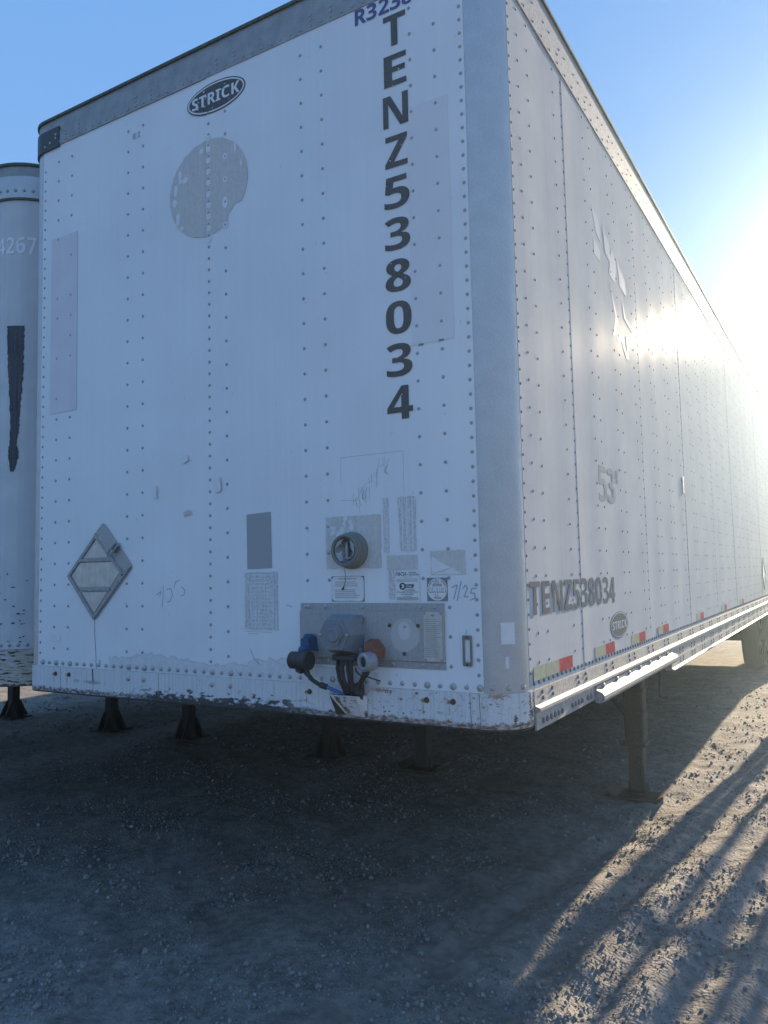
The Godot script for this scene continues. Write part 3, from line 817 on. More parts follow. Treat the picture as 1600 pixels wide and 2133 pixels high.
func undercarriage(t: Node, xl: float, xr: float, zf: float, flared: bool) -> void:
	var mb := Mb.new()
	mb.box(Vector3(xl + 0.03, 1.165, zf - 16.0), Vector3(xr - 0.04, 1.23, zf - (0.34 if flared else 0.13)), 0.004)
	part("floor", mb, M.dark_steel, t)
	for k in 38:
		var z := zf - 0.5 - k * 0.41
		var c := Mb.new()
		c.box(Vector3(xl + 0.05, 1.085, z - 0.03), Vector3(xr - 0.05, 1.163, z + 0.03), 0.004)
		part("crossmember", c, M.dark_steel, t)
	var mid := (xl + xr) / 2.0
	leg(t, mid + 0.90, zf - 3.5, mid, flared); leg(t, mid - 0.90, zf - 3.5, mid, flared)
	var cross := Mb.new()
	cross.tube([Vector3(mid - 0.84, 0.80, zf - 3.5), Vector3(mid + 0.84, 0.80, zf - 3.5)], [0.02], 6)
	part("leg_shaft", cross, M.dark_steel, t)
	for z in [zf - 11.95, zf - 13.2]:
		var a := Mb.new()
		a.box(Vector3(mid - 1.1, 0.44, z - 0.065), Vector3(mid + 1.1, 0.57, z + 0.065), 0.02)
		part("axle", a, M.dark_steel, t)
		for x in [mid - 1.19, mid - 0.86, mid + 0.86, mid + 1.19]:
			var tyre := Mb.new()
			var x3 := Transform3D(Basis(Vector3.BACK, PI / 2), Vector3(x, 0.505, z))
			tyre.lathe([Vector2(0.29, -0.11), Vector2(0.42, -0.135), Vector2(0.48, -0.125), Vector2(0.51, -0.10), Vector2(0.512, 0.10), Vector2(0.48, 0.125), Vector2(0.42, 0.135), Vector2(0.29, 0.11), Vector2(0.29, -0.11)], 28, x3)
			var w := part("wheel", tyre, M.rubber, t)
			var rim := Mb.new()
			rim.lathe([Vector2(0.288, -0.10), Vector2(0.288, 0.10), Vector2(0.25, 0.05), Vector2(0.12, 0.03), Vector2(0.0, 0.03), Vector2(0.0, -0.03), Vector2(0.25, -0.05), Vector2(0.288, -0.10)], 20, x3)
			part("rim", rim, M.paint_flake, w)
	for x in [mid - 0.5, mid + 0.5]:
		var r := Mb.new()
		r.box(Vector3(x - 0.05, 0.86, zf - 14.6), Vector3(x + 0.05, 1.084, zf - 10.6), 0.01)
		part("slider_rail", r, M.dark_steel, t)
		for z in [zf - 11.95, zf - 13.2]:
			var hg := Mb.new()
			hg.slab(PackedVector2Array([Vector2(-0.25, 0.862), Vector2(0.25, 0.862), Vector2(0.10, 0.56), Vector2(-0.10, 0.56)]), -0.02, 0.02, Transform3D(Basis(Vector3.UP, PI / 2), Vector3(x, 0, z)))
			part("axle_hanger", hg, M.dark_steel, t)

func diamond(t: Node, called: String, pts: Array, thick: float, x: Transform3D, full: bool) -> void:
	# pts: top, right, bottom, left
	var c: Vector2 = (pts[0] + pts[1] + pts[2] + pts[3]) / 4.0
	var ring := func(k: float, round_: float) -> PackedVector2Array:
		var out := PackedVector2Array()
		for i in 4:
			var p: Vector2 = c + (pts[i] - c) * k
			var a: Vector2 = c + (pts[(i + 3) % 4] - c) * k; var b: Vector2 = c + (pts[(i + 1) % 4] - c) * k
			for s in 5:
				var u := p + (a - p).normalized() * round_; var w := p + (b - p).normalized() * round_
				var f := s / 4.0
				out.append(u.lerp(p, f).lerp(p.lerp(w, f), f))
		return out
	var base := Mb.new()
	base.slab(ring.call(1.0, 0.022), 0.0025, 0.0055, x)
	var o := part(called, base, M.galvanised, t)
	# raised rim: a loop of bars
	for i in 4:
		var a: Vector2 = c + (pts[i] - c) * 0.955; var b: Vector2 = c + (pts[(i + 1) % 4] - c) * 0.955
		if full and i == 0:
			a = pts[3].lerp(pts[0], 0.80); b = pts[2].lerp(pts[1], 0.83)
		elif full and i == 3:
			b = pts[3].lerp(pts[0], 0.80).lerp(c, 0.04)
		var d := (b - a).normalized(); var m := Vector2(-d.y, d.x)
		if m.dot(c - a) < 0: m = -m
		var bar := Mb.new()
		bar.slab(PackedVector2Array([a, b, b + m * 0.015 - d * 0.012, a + m * 0.015 + d * 0.012]), 0.005, thick, x)
		part("rim_bar", bar, M.rail_aluminium, o)
	if not full: return
	for yy in [1.7935, 1.652]:
		var bar := Mb.new()
		var hw := 0.128 if yy > 1.7 else 0.105
		bar.box(Vector3(c.x - hw - 0.012, yy - 0.008, 0.0055), Vector3(c.x + hw - 0.02, yy + 0.008, 0.0135), 0.003)
		part("cross_bar", bar, M.rail_aluminium, o)
	# three loose card panels behind the bars
	var P := func(k: float, i: int) -> Vector2: return c + (pts[i] - c) * k
	var inn := [P.call(0.80, 0) + Vector2(-0.018, -0.018), P.call(0.80, 1) + Vector2(-0.03, -0.01), P.call(0.82, 2), P.call(0.82, 3)]
	for band_ in [[1.806, 2.0], [1.665, 1.782], [1.4, 1.640]]:
		var clip := Geometry2D.intersect_polygons(PackedVector2Array(inn), rect(-3, band_[0], 0, band_[1]))
		if clip.size():
			var mb := Mb.new()
			mb.slab(clip[0], 0.0055, 0.0078, x)
			part("placard_panel", mb, M.data_plate, o)
	# spring latch on the wide flange
	var l := Mb.new()
	var dirn: Vector2 = (pts[2] - pts[1]).normalized()
	var at := Vector2(-1.997, 1.843)
	var lx := x * Transform3D(Basis(Vector3.BACK, atan2(dirn.y, dirn.x)), Vector3(at.x, at.y, 0.0055))
	l.box(Vector3(-0.034, -0.014, 0), Vector3(0.016, 0.014, 0.012), 0.004, lx)
	l.tube([lx * Vector3(-0.03, -0.01, 0.014), lx * Vector3(0.03, -0.012, 0.02), lx * Vector3(0.05, 0.0, 0.02), lx * Vector3(0.03, 0.012, 0.02), lx * Vector3(-0.03, 0.01, 0.014)], [0.0035], 6)
	part("latch", l, M.rivet, o)
	for i in 3:
		for f in [0.18, 0.42, 0.66, 0.9]:
			var q: Vector2 = pts[i + 1].lerp(pts[(i + 2) % 4], f)
			q = q.lerp(c, 0.045)
			var s := Mb.new()
			dome(s, x * Vector3(q.x, q.y, 0.0055), x.basis * Vector3.BACK, 0.0045, 0.0025, 6)
			part("screw", s, M.rivet, o)

func screw(parent: Node, x: float, y: float, z: float, r := 0.008, m: Material = null) -> void:
	var s := Mb.new()
	dome(s, Vector3(x, y, z), Vector3.BACK, r, r * 0.55, 8)
	part("screw", s, m if m else M.zinc_bolt, parent)

func build_trailer() -> void:
	wav.seed = 8; wav.frequency = 1.0; wav.fractal_octaves = 2
	var t := thing("semi_trailer", "white riveted box trailer lettered TENZ538034, nearest the viewer", "trailer")
	var path := outline(-2.70, 0.0, 0.0, 0.125, -16.15, -16.15)
	var nosed := outline(-2.70, 0.0, 0.0, 0.125, -0.15, -0.146)
	# --- front sheets
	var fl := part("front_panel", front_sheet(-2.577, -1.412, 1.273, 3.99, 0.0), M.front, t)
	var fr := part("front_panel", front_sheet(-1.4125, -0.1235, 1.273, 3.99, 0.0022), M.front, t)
	var left := Mb.new(); var right := Mb.new()
	for c in [[-2.452, 1], [-2.347, 0], [-1.927, 0], [-1.823, 1], [-1.298, 1], [-0.876, 0], [-0.770, 1], [-0.351, 0], [-0.246, 0]]:
		for k in 25:
			var y: float = 1.362 + k * ROW
			if y > 3.93: continue
			var x: float = c[0]
			if x < -2.29 and y > 2.56 and y < 3.48 and rng.randf() < 0.3: continue
			if x < -1.884 and x > -2.35 and absf(y - 1.74) < 0.235 * (1.0 - absf(x + 2.118) / 0.24): continue
			if x > -0.91 and x < -0.26 and y < 1.60: continue
			dome(left if x < -1.41 else right, Vector3(x, y, front_wave(x, y) + (0.0 if x < -1.41 else 0.0022)), Vector3.BACK, 0.0072, 0.004)
	for k in 49:
		var y := 1.336 + k * ROW / 2.0
		if y > 3.95: continue
		dome(left, Vector3(-2.560, y, front_wave(-2.56, y)), Vector3.BACK, 0.0066, 0.004)
		dome(right, Vector3(-1.398, y, front_wave(-1.398, y) + 0.0022), Vector3.BACK, 0.0072, 0.004)
		dome(right, Vector3(-0.139, y, front_wave(-0.139, y) + 0.0022), Vector3.BACK, 0.0072, 0.004)
	part("rivet_pattern", left, M.rivet, fl).set_meta("kind", "stuff")
	part("rivet_pattern", right, M.rivet, fr).set_meta("kind", "stuff")
	# --- rounded corner posts
	for s in 2:
		var mb := Mb.new()
		var arc := []
		for p in path:
			if (s == 0 and p[0].x < -2.5749) or (s == 1 and p[0].x > -0.1251):
				if p[0].y > -0.13: arc.append(p)
		if s == 0: arc.insert(0, [Vector2(-2.70, -0.150), Vector2(-1, 0)])
		mb.band(arc, 1.268, 4.0, -0.006, -0.001)
		var o := part("corner_post", mb, M.aluminium, t)
		if s == 1:
			var r2 := Mb.new()
			for k in 50: dome(r2, Vector3(0.0, 1.33 + k * ROW / 2.0, -0.139), Vector3.RIGHT, 0.0055, 0.002)
			part("rivet_pattern", r2, M.side_rivet, o).set_meta("kind", "stuff")
			var tape := Mb.new()
			var sub := []
			for q in 5:
				var ang := deg_to_rad(59.0 - 23.5 * q / 4.0)
				sub.append([Vector2(-0.125, -0.125) + Vector2(cos(ang), sin(ang)) * 0.1255, Vector2(cos(ang), sin(ang))])
			tape.band(sub, 1.443, 1.519, 0.0, 0.0012)
			part("sticker", tape, M.paper_white, o)
			var drip := Mb.new()
			drip.band(sub.slice(1, 3), 1.36, 1.40, -0.0005, 0.0006)
			part("glue_mark", drip, M.vinyl_pale, o)
	# --- front bumper and its bolts
	var bm := Mb.new()
	var nose2 := outline(-2.70, 0.0, 0.0, 0.125, -0.14, -0.144)
	bm.band(nose2, 1.150, 1.2725, -0.012, 0.0045, 0.0, 1.0 / 3.05)
	var bumper := part("front_bumper", bm, M.bumper, t)
	var lip := Mb.new()
	lip.band(nose2, 1.143, 1.1495, -0.09, 0.002, 0.0, 1.0)
	part("bottom_flange", lip, M.dark_steel, bumper)
	var big := [-2.537, -2.431, -2.329, -1.91, -1.809, -1.391, -1.287, -0.872, -0.767, -0.348, -0.242, -0.139]
	var x := -2.537
	while x < -0.12:
		var r := 0.0095
		for b in big:
			if absf(b - x) < 0.024: r = 0.0135
		if not (x > -0.745 and x < -0.615):
			var s := Mb.new()
			dome(s, Vector3(x, 1.2915, 0.0015), Vector3.BACK, r, r * 0.62, 10)
			part("bolt", s, M.zinc_bolt, t)
		x += 0.0522
	for b in big:
		if b < -2.5 or b > -0.15: continue
		var s := Mb.new()
		dome(s, Vector3(b, 1.238, 0.0045), Vector3.BACK, 0.0115, 0.007, 10)
		part("bolt", s, M.rust_bolt if b in [-2.431, -2.329, -0.872, -0.348, -0.242] else M.zinc_bolt, bumper)
	for a in [75.0, 48.0, 20.0]:
		var d := Vector3(cos(deg_to_rad(a)), 0, sin(deg_to_rad(a)))
		var s := Mb.new()
		dome(s, Vector3(-0.125, 1.2915, -0.125) + d * 0.124, d, 0.0105, 0.006, 10)
		part("bolt", s, M.zinc_bolt, t)
	# --- roof edge and top rails
	var r1 := Mb.new()
	var railp := outline(-2.70, 0.0, 0.0, 0.125, -0.5, -0.16)
	r1.band(railp, 3.984, 4.060, -0.004, 0.0055, 0.0, 1.0)
	var rail := part("front_top_rail", r1, M.roof_rail, t)
	var r1b := Mb.new()
	r1b.band(railp, 4.060, 4.136, -0.012, 0.0015, 0.0, 1.0)
	part("upper_rail", r1b, M.roof_rail, rail)
	var r2m := Mb.new()
	r2m.band(outline(-2.70, 0.0, 0.0, 0.125, -16.1, -16.1), 4.1365, 4.150, -0.05, 0.011, 0.0, 1.0)
	part("roof_lip", r2m, M.dark_lip, t)
	var rr := Mb.new()
	for k in 60:
		var rx := -2.50 + k * 0.0525
		if rx < -0.14:
			dome(rr, Vector3(rx, 4.004, 0.0055), Vector3.BACK, 0.0075, 0.004)
			if k % 10 == 2 or k % 10 == 4:
				dome(rr, Vector3(rx, 4.028, 0.0055), Vector3.BACK, 0.0075, 0.004); dome(rr, Vector3(rx, 4.050, 0.0055), Vector3.BACK, 0.0075, 0.004)
	part("rivet_pattern", rr, M.rivet, rail).set_meta("kind", "stuff")
	var cap := Mb.new()
	var capp := []
	for p in railp:
		if p[0].x < -2.5 and p[0].y > -0.14: capp.append(p)
	capp.append([Vector2(-2.445, 0), Vector2(0, 1)])
	cap.band(capp, 3.975, 4.085, 0.0, 0.010)
	var capo := part("corner_cap", cap, M.black_plastic, t)
	for q in [[-2.555, 4.0], [-2.515, 4.012], [-2.47, 4.025], [-2.468, 4.045]]: screw(capo, q[0], q[1], 0.010, 0.007)
	var rf := Mb.new()
	rf.box(Vector3(-2.66, 4.105, -16.1), Vector3(-0.04, 4.135, -0.05), 0.003)
	part("roof", rf, M.aluminium, t)
	var back := Mb.new()
	back.box(Vector3(-2.69, 1.20, -16.15), Vector3(-0.035, 4.10, -16.11), 0.003)
	part("rear_doors", back, M.side_white_worn, t)
	var lw := Mb.new()
	lw.box(Vector3(-2.70, 1.20, -16.1), Vector3(-2.67, 4.09, -0.16), 0.003)
	part("left_wall", lw, M.side_white_worn, t)
	# --- right side sheets with their rivets
	var za := -0.1255
	var m := 0
	while za > -16.0:
		var zb := maxf(-16.1, -0.787 - 1.3065 * m)
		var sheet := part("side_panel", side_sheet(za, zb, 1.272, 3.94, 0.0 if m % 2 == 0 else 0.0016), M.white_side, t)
		var rm := Mb.new()
		for n in 30:
			for s in 2:
				var z := -0.23 - POST * n - 0.11 * s
				if z > za or z < zb or z < -12.0: continue
				var dense: bool = (n % 3 == 1 and s == 1)
				var yy := 1.362
				while yy < 3.92:
					dome(rm, Vector3((0.0 if m % 2 == 0 else 0.0016) + side_wave(yy, z), yy, z), Vector3.RIGHT, 0.0062, 0.0024, 6)
					yy += ROW * (0.5 if dense else 1.0)
		var zz := -0.165
		while zz > -12.0:
			if zz < za and zz > zb: dome(rm, Vector3(0.0006 + (0.0 if m % 2 == 0 else 0.0016), 1.2925, zz), Vector3.RIGHT, 0.0085, 0.0042, 6)
			zz -= 0.0528
		part("rivet_pattern", rm, M.side_rivet, sheet).set_meta("kind", "stuff")
		za = zb
		m += 1
	# --- right side rails
	var tr := Mb.new()
	tr.slab(PackedVector2Array([Vector2(-0.03, 3.934), Vector2(0.007, 3.934), Vector2(0.007, 4.066), Vector2(0.001, 4.072), Vector2(0.001, 4.136), Vector2(-0.03, 4.136)]), -16.1, -0.163)
	var sr := part("side_top_rail", tr, M.rail_aluminium, t)
	var trr := Mb.new()
	for n in 90:
		var z := -0.2 - n * 0.1055
		dome(trr, Vector3(0.007, 3.955, z), Vector3.RIGHT, 0.006, 0.0026, 6)
		dome(trr, Vector3(0.007, 4.035, z - (0.03 if n % 2 else 0.0)), Vector3.RIGHT, 0.006, 0.0026, 6)
		if n % 4 == 1: dome(trr, Vector3(0.007, 3.995, z), Vector3.RIGHT, 0.006, 0.0026, 6)
	part("rivet_pattern", trr, M.side_rivet, sr).set_meta("kind", "stuff")
	var br := Mb.new()
	br.slab(PackedVector2Array([Vector2(-0.03, 1.2705), Vector2(0.0065, 1.2705), Vector2(0.0065, 1.216), Vector2(0.027, 1.209), Vector2(0.027, 1.198), Vector2(0.012, 1.190), Vector2(0.012, 1.130), Vector2(-0.03, 1.130)]), -16.1, -0.148)
	var bo := part("side_bottom_rail", br, M.rail_aluminium, t)
	var gap := Mb.new()
	gap.box(Vector3(-0.02, 1.128, -0.1478), Vector3(0.004, 1.27, -0.1445), 0.0005)
	part("end_gap", gap, M.dark_steel, bo)
	var jl := Mb.new()
	jl.slab(PackedVector2Array([Vector2(0.0125, 1.188), Vector2(0.020, 1.188), Vector2(0.020, 1.172), Vector2(0.046, 1.162), Vector2(0.055, 1.150), Vector2(0.055, 1.134), Vector2(0.044, 1.118), Vector2(0.0125, 1.118)]), -2.555, -0.88)
	var jo := part("rub_rail", jl, M.rail_aluminium, bo)
	var low := Mb.new()
	low.slab(PackedVector2Array([Vector2(-0.03, 1.1295), Vector2(0.0135, 1.1295), Vector2(0.0135, 1.074), Vector2(0.030, 1.068), Vector2(0.030, 1.060), Vector2(-0.03, 1.060)]), -16.1, -2.56)
	part("lower_flange", low, M.rail_aluminium, bo)
	var brr := Mb.new()
	for n in 26:
		for s in 2:
			var z := -0.23 - POST * n - 0.11 * s
			dome(brr, Vector3(0.0065, 1.256, z), Vector3.RIGHT, 0.0085, 0.005, 8)
			dome(brr, Vector3(0.0065, 1.233, z - 0.008), Vector3.RIGHT, 0.0085, 0.005, 8)
			if z < -2.56:
				for yy in [1.168, 1.146, 1.112, 1.092]: dome(brr, Vector3(0.012 if yy > 1.13 else 0.0135, yy, z), Vector3.RIGHT, 0.0085, 0.005, 8)
	for k in 15:
		if k == 6 or k == 7 or k == 12: continue
		dome(brr, Vector3(0.012, 1.156, -0.215 - k * 0.043), Vector3.RIGHT, 0.012, 0.008, 8)
	part("rivet_pattern", brr, M.side_rivet, bo).set_meta("kind", "stuff")
	for k in 7:
		var s := Mb.new()
		dome(s, Vector3(0.020, 1.181, -0.98 - k * 0.235), Vector3.RIGHT, 0.012, 0.012, 8)
		part("bolt", s, M.zinc_bolt, jo)

	front_marks(t)
	nose_box(t)
	side_marks(t)
	diamond(t, "placard_holder", [Vector2(-2.089, 1.977), Vector2(-1.882, 1.757), Vector2(-2.151, 1.499), Vector2(-2.353, 1.72)], 0.012, Transform3D(), true)
	undercarriage(t, -2.69, -0.005, 0.0, false)
	diamond(t, "placard_holder", [Vector2(8.84, 1.80), Vector2(9.06, 1.585), Vector2(8.84, 1.37), Vector2(8.62, 1.585)], 0.012, side_x(), false)

func front_marks(t: Node) -> void:
	# fleet number, top right
	lettering("fleet_number", "R3238", 0.265, 0.066, M.blue_vinyl, t, Transform3D(Basis(), Vector3(-0.598, 3.915, 0.0032)), true)
	# letters running down the right sheet
	var word := "TENZ538034"
	for k in word.length():
		var narrow := 0.100 if word[k] in ["T", "E", "Z"] else 0.112
		lettering("letter", word[k], narrow, 0.128, M.black_vinyl, t, Transform3D(Basis(), Vector3(-0.416 - 0.0016 * k - narrow / 2.0, 3.768 - 0.1652 * k, 0.0036)), true).set_meta("label", "black letter " + word[k] if k < 4 else "black numeral " + word[k])
		for q in 2:
			var cx := -0.416 - 0.0016 * k + rng.randf_range(-0.05, 0.05); var cy := 3.768 - 0.1652 * k + rng.randf_range(0.0, 0.128)
			flat("peeled_chip", ragged(ellipse(cx, cy, rng.randf_range(0.001, 0.003), rng.randf_range(0.001, 0.004), 7), 0.0012, k * 9 + q, 0.004), 0.0045, 0.0003, M.front_chip, t)
	# maker's oval
	var o := flat("maker_badge", ellipse(-1.3525, 3.877, 0.176, 0.073), 0.0026, 0.0012, M.black_vinyl, t)
	flat("rim", ellipse(-1.3525, 3.877, 0.170, 0.067), 0.0038, 0.0006, M.paint_flake, o)
	flat("field", ellipse(-1.3525, 3.877, 0.162, 0.060), 0.0044, 0.0006, M.black_vinyl, o)
	lettering("badge_text", "STRICK", 0.286, 0.056, M.paint_flake, o, Transform3D(Basis(), Vector3(-1.4955, 3.849, 0.0050)), true)
	var r := RandomNumberGenerator.new(); r.seed = 5
	for k in 16:
		var a := r.randf() * TAU; var d := sqrt(r.randf())
		var c := Vector2(-1.3525 + cos(a) * d * 0.155, 3.877 + sin(a) * d * 0.056)
		flat("peeled_chip", ragged(ellipse(c.x, c.y, r.randf_range(0.002, 0.007), r.randf_range(0.001, 0.004), 6), 0.001, k, 0.004), 0.0050, 0.0004, M.paint_flake, o)
	# where a big oval decal was peeled off: two halves, either side of the seam
	var whole := PackedVector2Array()
	for k in 48:
		var a := TAU * k / 48.0
		var rx := 0.236; var ry := 0.226
		if a > 5.25 and a < 5.75: rx *= 0.88; ry *= 0.86
		whole.append(Vector2(-1.4055 + rx * cos(a), 3.461 + ry * sin(a)))
	var L := Geometry2D.intersect_polygons(whole, rect(-2, 3, -1.4155, 4)); var R := Geometry2D.intersect_polygons(whole, rect(-1.4095, 3, -1, 4))
	flat("decal_residue", ragged(L[0], 0.003, 3), 0.0012, 0.0012, M.residue, t)
	flat("decal_residue", ragged(R[0], 0.0022, 4), 0.0032, 0.0010, M.residue, t)
	for q in [[-1.575, 3.56, 0.010, 0.035], [-1.545, 3.535, 0.02, 0.014], [-1.603, 3.50, 0.010, 0.03], [-1.610, 3.44, 0.014, 0.022], [-1.59, 3.36, 0.012, 0.03], [-1.565, 3.31, 0.012, 0.012], [-1.44, 3.64, 0.014, 0.012], [-1.24, 3.60, 0.006, 0.030], [-1.205, 3.52, 0.006, 0.016]]:
		flat("paint_patch", ragged(ellipse(q[0], q[1], q[2], q[3], 10), 0.0035, int(q[1] * 1000), 0.01), 0.0026 if q[0] < -1.41 else 0.0044, 0.0006, M.paint_flake, t)
	for k in 10:
		flat("paint_patch", ragged(ellipse(-1.398, 3.684 - k * ROW / 2.0 + 0.008 - fmod(0.0, 1.0), 0.0155, 0.015, 10), 0.002, k, 0.01), 0.0044, 0.0006, M.paint_flake, t)
		if k < 4: flat("paint_patch", ragged(ellipse(-1.298, 3.576 - k * ROW, 0.015, 0.015 if k != 2 else 0.028, 10), 0.0025, k + 40, 0.01), 0.0044, 0.0006, M.paint_flake, t)
	# two tall vinyl panels
	flat("vinyl_panel", rect(-2.503, 2.554, -2.297, 3.481), 0.0008, 0.0010, M.vinyl_lilac, t)
	flat("vinyl_panel", rect(-0.371, 2.555, -0.195, 3.490), 0.0026, 0.0008, M.vinyl_pale, t)
	for q in [[-0.345, 2.549], [-0.26, 2.552]]:
		flat("torn_edge", rect(q[0], q[1], q[0] + 0.022, q[1] + 0.008), 0.0036, 0.0008, M.grey_vinyl, t)
	# grey square and scraped labels, left of the nose box
	flat("grey_label", PackedVector2Array([Vector2(-1.188, 1.730), Vector2(-1.057, 1.733), Vector2(-1.061, 1.966), Vector2(-1.190, 1.961)]), 0.0030, 0.0010, M.grey_vinyl_mid if M.has("grey_vinyl_mid") else mat("grey_vinyl_mid", Color(0.34, 0.345, 0.35), 0.6), t)
	flat("scraped_label", ragged(rect(-1.202, 1.479, -1.028, 1.716), 0.002, 7), 0.0030, 0.0008, M.residue_scratched, t)
	for k in 15:
		var yy := 1.49 + k * 0.0152
		flat("paint_patch", ragged(rect(-1.198 + r.randf() * 0.03, yy, -1.034 - r.randf() * 0.04, yy + 0.0022), 0.0012, k, 0.02), 0.0039, 0.0004, M.paint_flake, t)
	for k in 7:
		var xx := -1.19 + k * 0.0235
		flat("paint_patch", ragged(rect(xx, 1.485 + r.randf() * 0.06, xx + 0.0022, 1.71 - r.randf() * 0.04), 0.0012, k + 30, 0.02), 0.0044, 0.0004, M.paint_flake, t)
	# scraped label strips, right of the lamp
	flat("scraped_label", ragged(rect(-0.516, 1.78, -0.492, 1.986), 0.0015, 11), 0.0030, 0.0008, M.residue_scratched, t)
	flat("scraped_label", ragged(PackedVector2Array([Vector2(-0.442, 1.782), Vector2(-0.375, 1.782), Vector2(-0.375, 1.986), Vector2(-0.452, 1.986)]), 0.002, 12), 0.0030, 0.0008, M.residue_scratched, t)
	for k in 3: flat("paint_patch", ragged(rect(-0.434 + k * 0.021, 1.79, -0.430 + k * 0.021, 1.98), 0.001, 50 + k, 0.02), 0.0039, 0.0004, M.paint_flake, t)
	flat("scraped_label", ragged(rect(-0.502, 1.713, -0.372, 1.766), 0.001, 13), 0.0030, 0.0008, M.residue, t)
	flat("scraped_label", ragged(rect(-0.499, 1.603, -0.455, 1.712), 0.0015, 14), 0.0030, 0.0008, M.residue_scratched, t)
	flat("scraped_label", ragged(rect(-0.317, 1.690, -0.178, 1.778), 0.0015, 15), 0.0030, 0.0008, M.residue, t)
	flat("paint_patch", ragged(PackedVector2Array([Vector2(-0.314, 1.758), Vector2(-0.235, 1.715), Vector2(-0.312, 1.695)]), 0.002, 16), 0.0039, 0.0005, M.paint_flake, t)
	flat("paint_patch", ragged(PackedVector2Array([Vector2(-0.305, 1.692), Vector2(-0.23, 1.712), Vector2(-0.185, 1.692)]), 0.002, 17), 0.0044, 0.0005, M.vinyl_pale, t)
	flat("small_label", rect(-2.479, 1.397, -2.402, 1.426), 0.0012, 0.0007, M.paper_white, t)
	# scraps of torn stickers, curling off
	for q in [[-1.556, 2.213, 0.036, 0.028, 0.3], [-1.742, 2.065, 0.020, 0.062, 0.05], [-1.366, 2.068, 0.036, 0.068, 0.02], [-1.556, 1.973, 0.048, 0.020, 0.2]]:
		var mb := Mb.new()
		mb.slab(ragged(rect(0, 0, q[2], q[3]), 0.003, int(q[3] * 999), 0.012), 0.0, 0.0012, Transform3D(Basis(Vector3.UP, -0.12) * Basis(Vector3.BACK, q[4]), Vector3(q[0], q[1], 0.0048)))
		part("sticker_scrap", mb, M.paper_white if q[3] > 0.025 and q[2] < 0.04 else M.residue, t)
	# faded ghost of two small characters near the top
	lettering("faded_mark", "EI", 0.05, 0.026, M.faded_grey, t, Transform3D(Basis(), Vector3(-1.893, 3.842, 0.0012)), false)
	# instruction plate
	var ip := flat("instruction_plate", rect(-0.758, 1.594, -0.607, 1.692), 0.0030, 0.0012, M.grey_vinyl, t)
	var rounded := PackedVector2Array()
	for c in [[-0.625, 1.674, 0], [-0.740, 1.674, 1], [-0.740, 1.612, 2], [-0.625, 1.612, 3]]:
		for s in 5:
			var a: float = PI / 2 * (c[2] + s / 4.0)
			rounded.append(Vector2(c[0] + 0.0165 * cos(a), c[1] + 0.0165 * sin(a)))
	flat("plate_field", rounded, 0.0042, 0.0006, M.paper_white, ip)
	lettering("plate_heading", "OPERATING INSTRUCTIONS", 0.085, 0.006, M.ink_grey, ip, Transform3D(Basis(), Vector3(-0.725, 1.679, 0.0048)), true, "Droid Sans", 0.0003)
	for k in 9:
		if k == 3: continue
		flat("print_line", rect(-0.742, 1.668 - k * 0.0075, -0.625 - r.randf() * 0.035, 1.6704 - k * 0.0075), 0.0048, 0.0003, M.ink_grey, ip)
	# inspection sheet
	var fm := flat("inspection_sheet", rect(-0.467, 1.596, -0.365, 1.707), 0.0046, 0.0008, M.paper_white, t)
	var at := func(x: float, y: float) -> Transform3D: return Transform3D(Basis(), Vector3(x, y, 0.0054))
	lettering("heading", "FMCSA", 0.046, 0.014, M.ink, fm, at.call(-0.465, 1.689), true, "Droid Sans", 0.0003)
	flat("dot", ellipse(-0.4155, 1.6945, 0.002, 0.002, 8), 0.0054, 0.0003, M.ink, fm)
	lettering("heading", "PERIODIC", 0.032, 0.0056, M.ink, fm, at.call(-0.409, 1.6975), true, "Droid Sans", 0.0003)
	lettering("heading", "INSPECTION", 0.040, 0.0056, M.ink, fm, at.call(-0.409, 1.6895), true, "Droid Sans", 0.0003)
	lettering("heading", "CERTIFICATION", 0.042, 0.0045, M.ink_grey, fm, at.call(-0.437, 1.6815), false, "Droid Sans", 0.0003)
	for k in 3: flat("print_line", rect(-0.463, 1.676 - k * 0.0042, -0.370 - 0.006 * (k % 2), 1.6775 - k * 0.0042), 0.0054, 0.0003, M.ink_grey, fm)
	# spanner with the service name
	var sp := Mb.new()
	for k in 14:
		var a0 := deg_to_rad(35.0 + k * 290.0 / 14.0); var a1 := deg_to_rad(35.0 + (k + 1) * 290.0 / 14.0)
		var c := Vector2(-0.437, 1.6505)
		sp.slab(PackedVector2Array([c + Vector2(cos(a0), sin(a0)) * 0.0135, c + Vector2(cos(a1), sin(a1)) * 0.0135, c + Vector2(cos(a1), sin(a1)) * 0.0075, c + Vector2(cos(a0), sin(a0)) * 0.0075]), 0.0054, 0.0057)
	sp.slab(PackedVector2Array([Vector2(-0.430, 1.6445), Vector2(-0.391, 1.6445), Vector2(-0.388, 1.6575), Vector2(-0.430, 1.6575)]), 0.0054, 0.0057)
	sp.slab(ellipse(-0.441, 1.6505, 0.004, 0.004, 6), 0.0054, 0.0057)
	part("spanner_emblem", sp, M.ink, fm)
	lettering("emblem_text", "Fleet", 0.024, 0.0075, M.paper_white, fm, Transform3D(Basis(), Vector3(-0.4215, 1.6472, 0.0058)), true, "Droid Sans", 0.0003)
	lettering("emblem_text", "Tires Services", 0.038, 0.004, M.ink, fm, at.call(-0.428, 1.6375), true, "Droid Sans", 0.0003)
	flat("print_line", rect(-0.436, 1.6325, -0.382, 1.6342), 0.0054, 0.0003, M.ink, fm)
	lettering("notice", "For Emergency Roadside Service", 0.092, 0.0052, M.ink, fm, at.call(-0.463, 1.6255), true, "Droid Sans", 0.0003)
	lettering("notice", "Call", 0.009, 0.0048, M.ink, fm, at.call(-0.444, 1.6188), true, "Droid Sans", 0.0003)
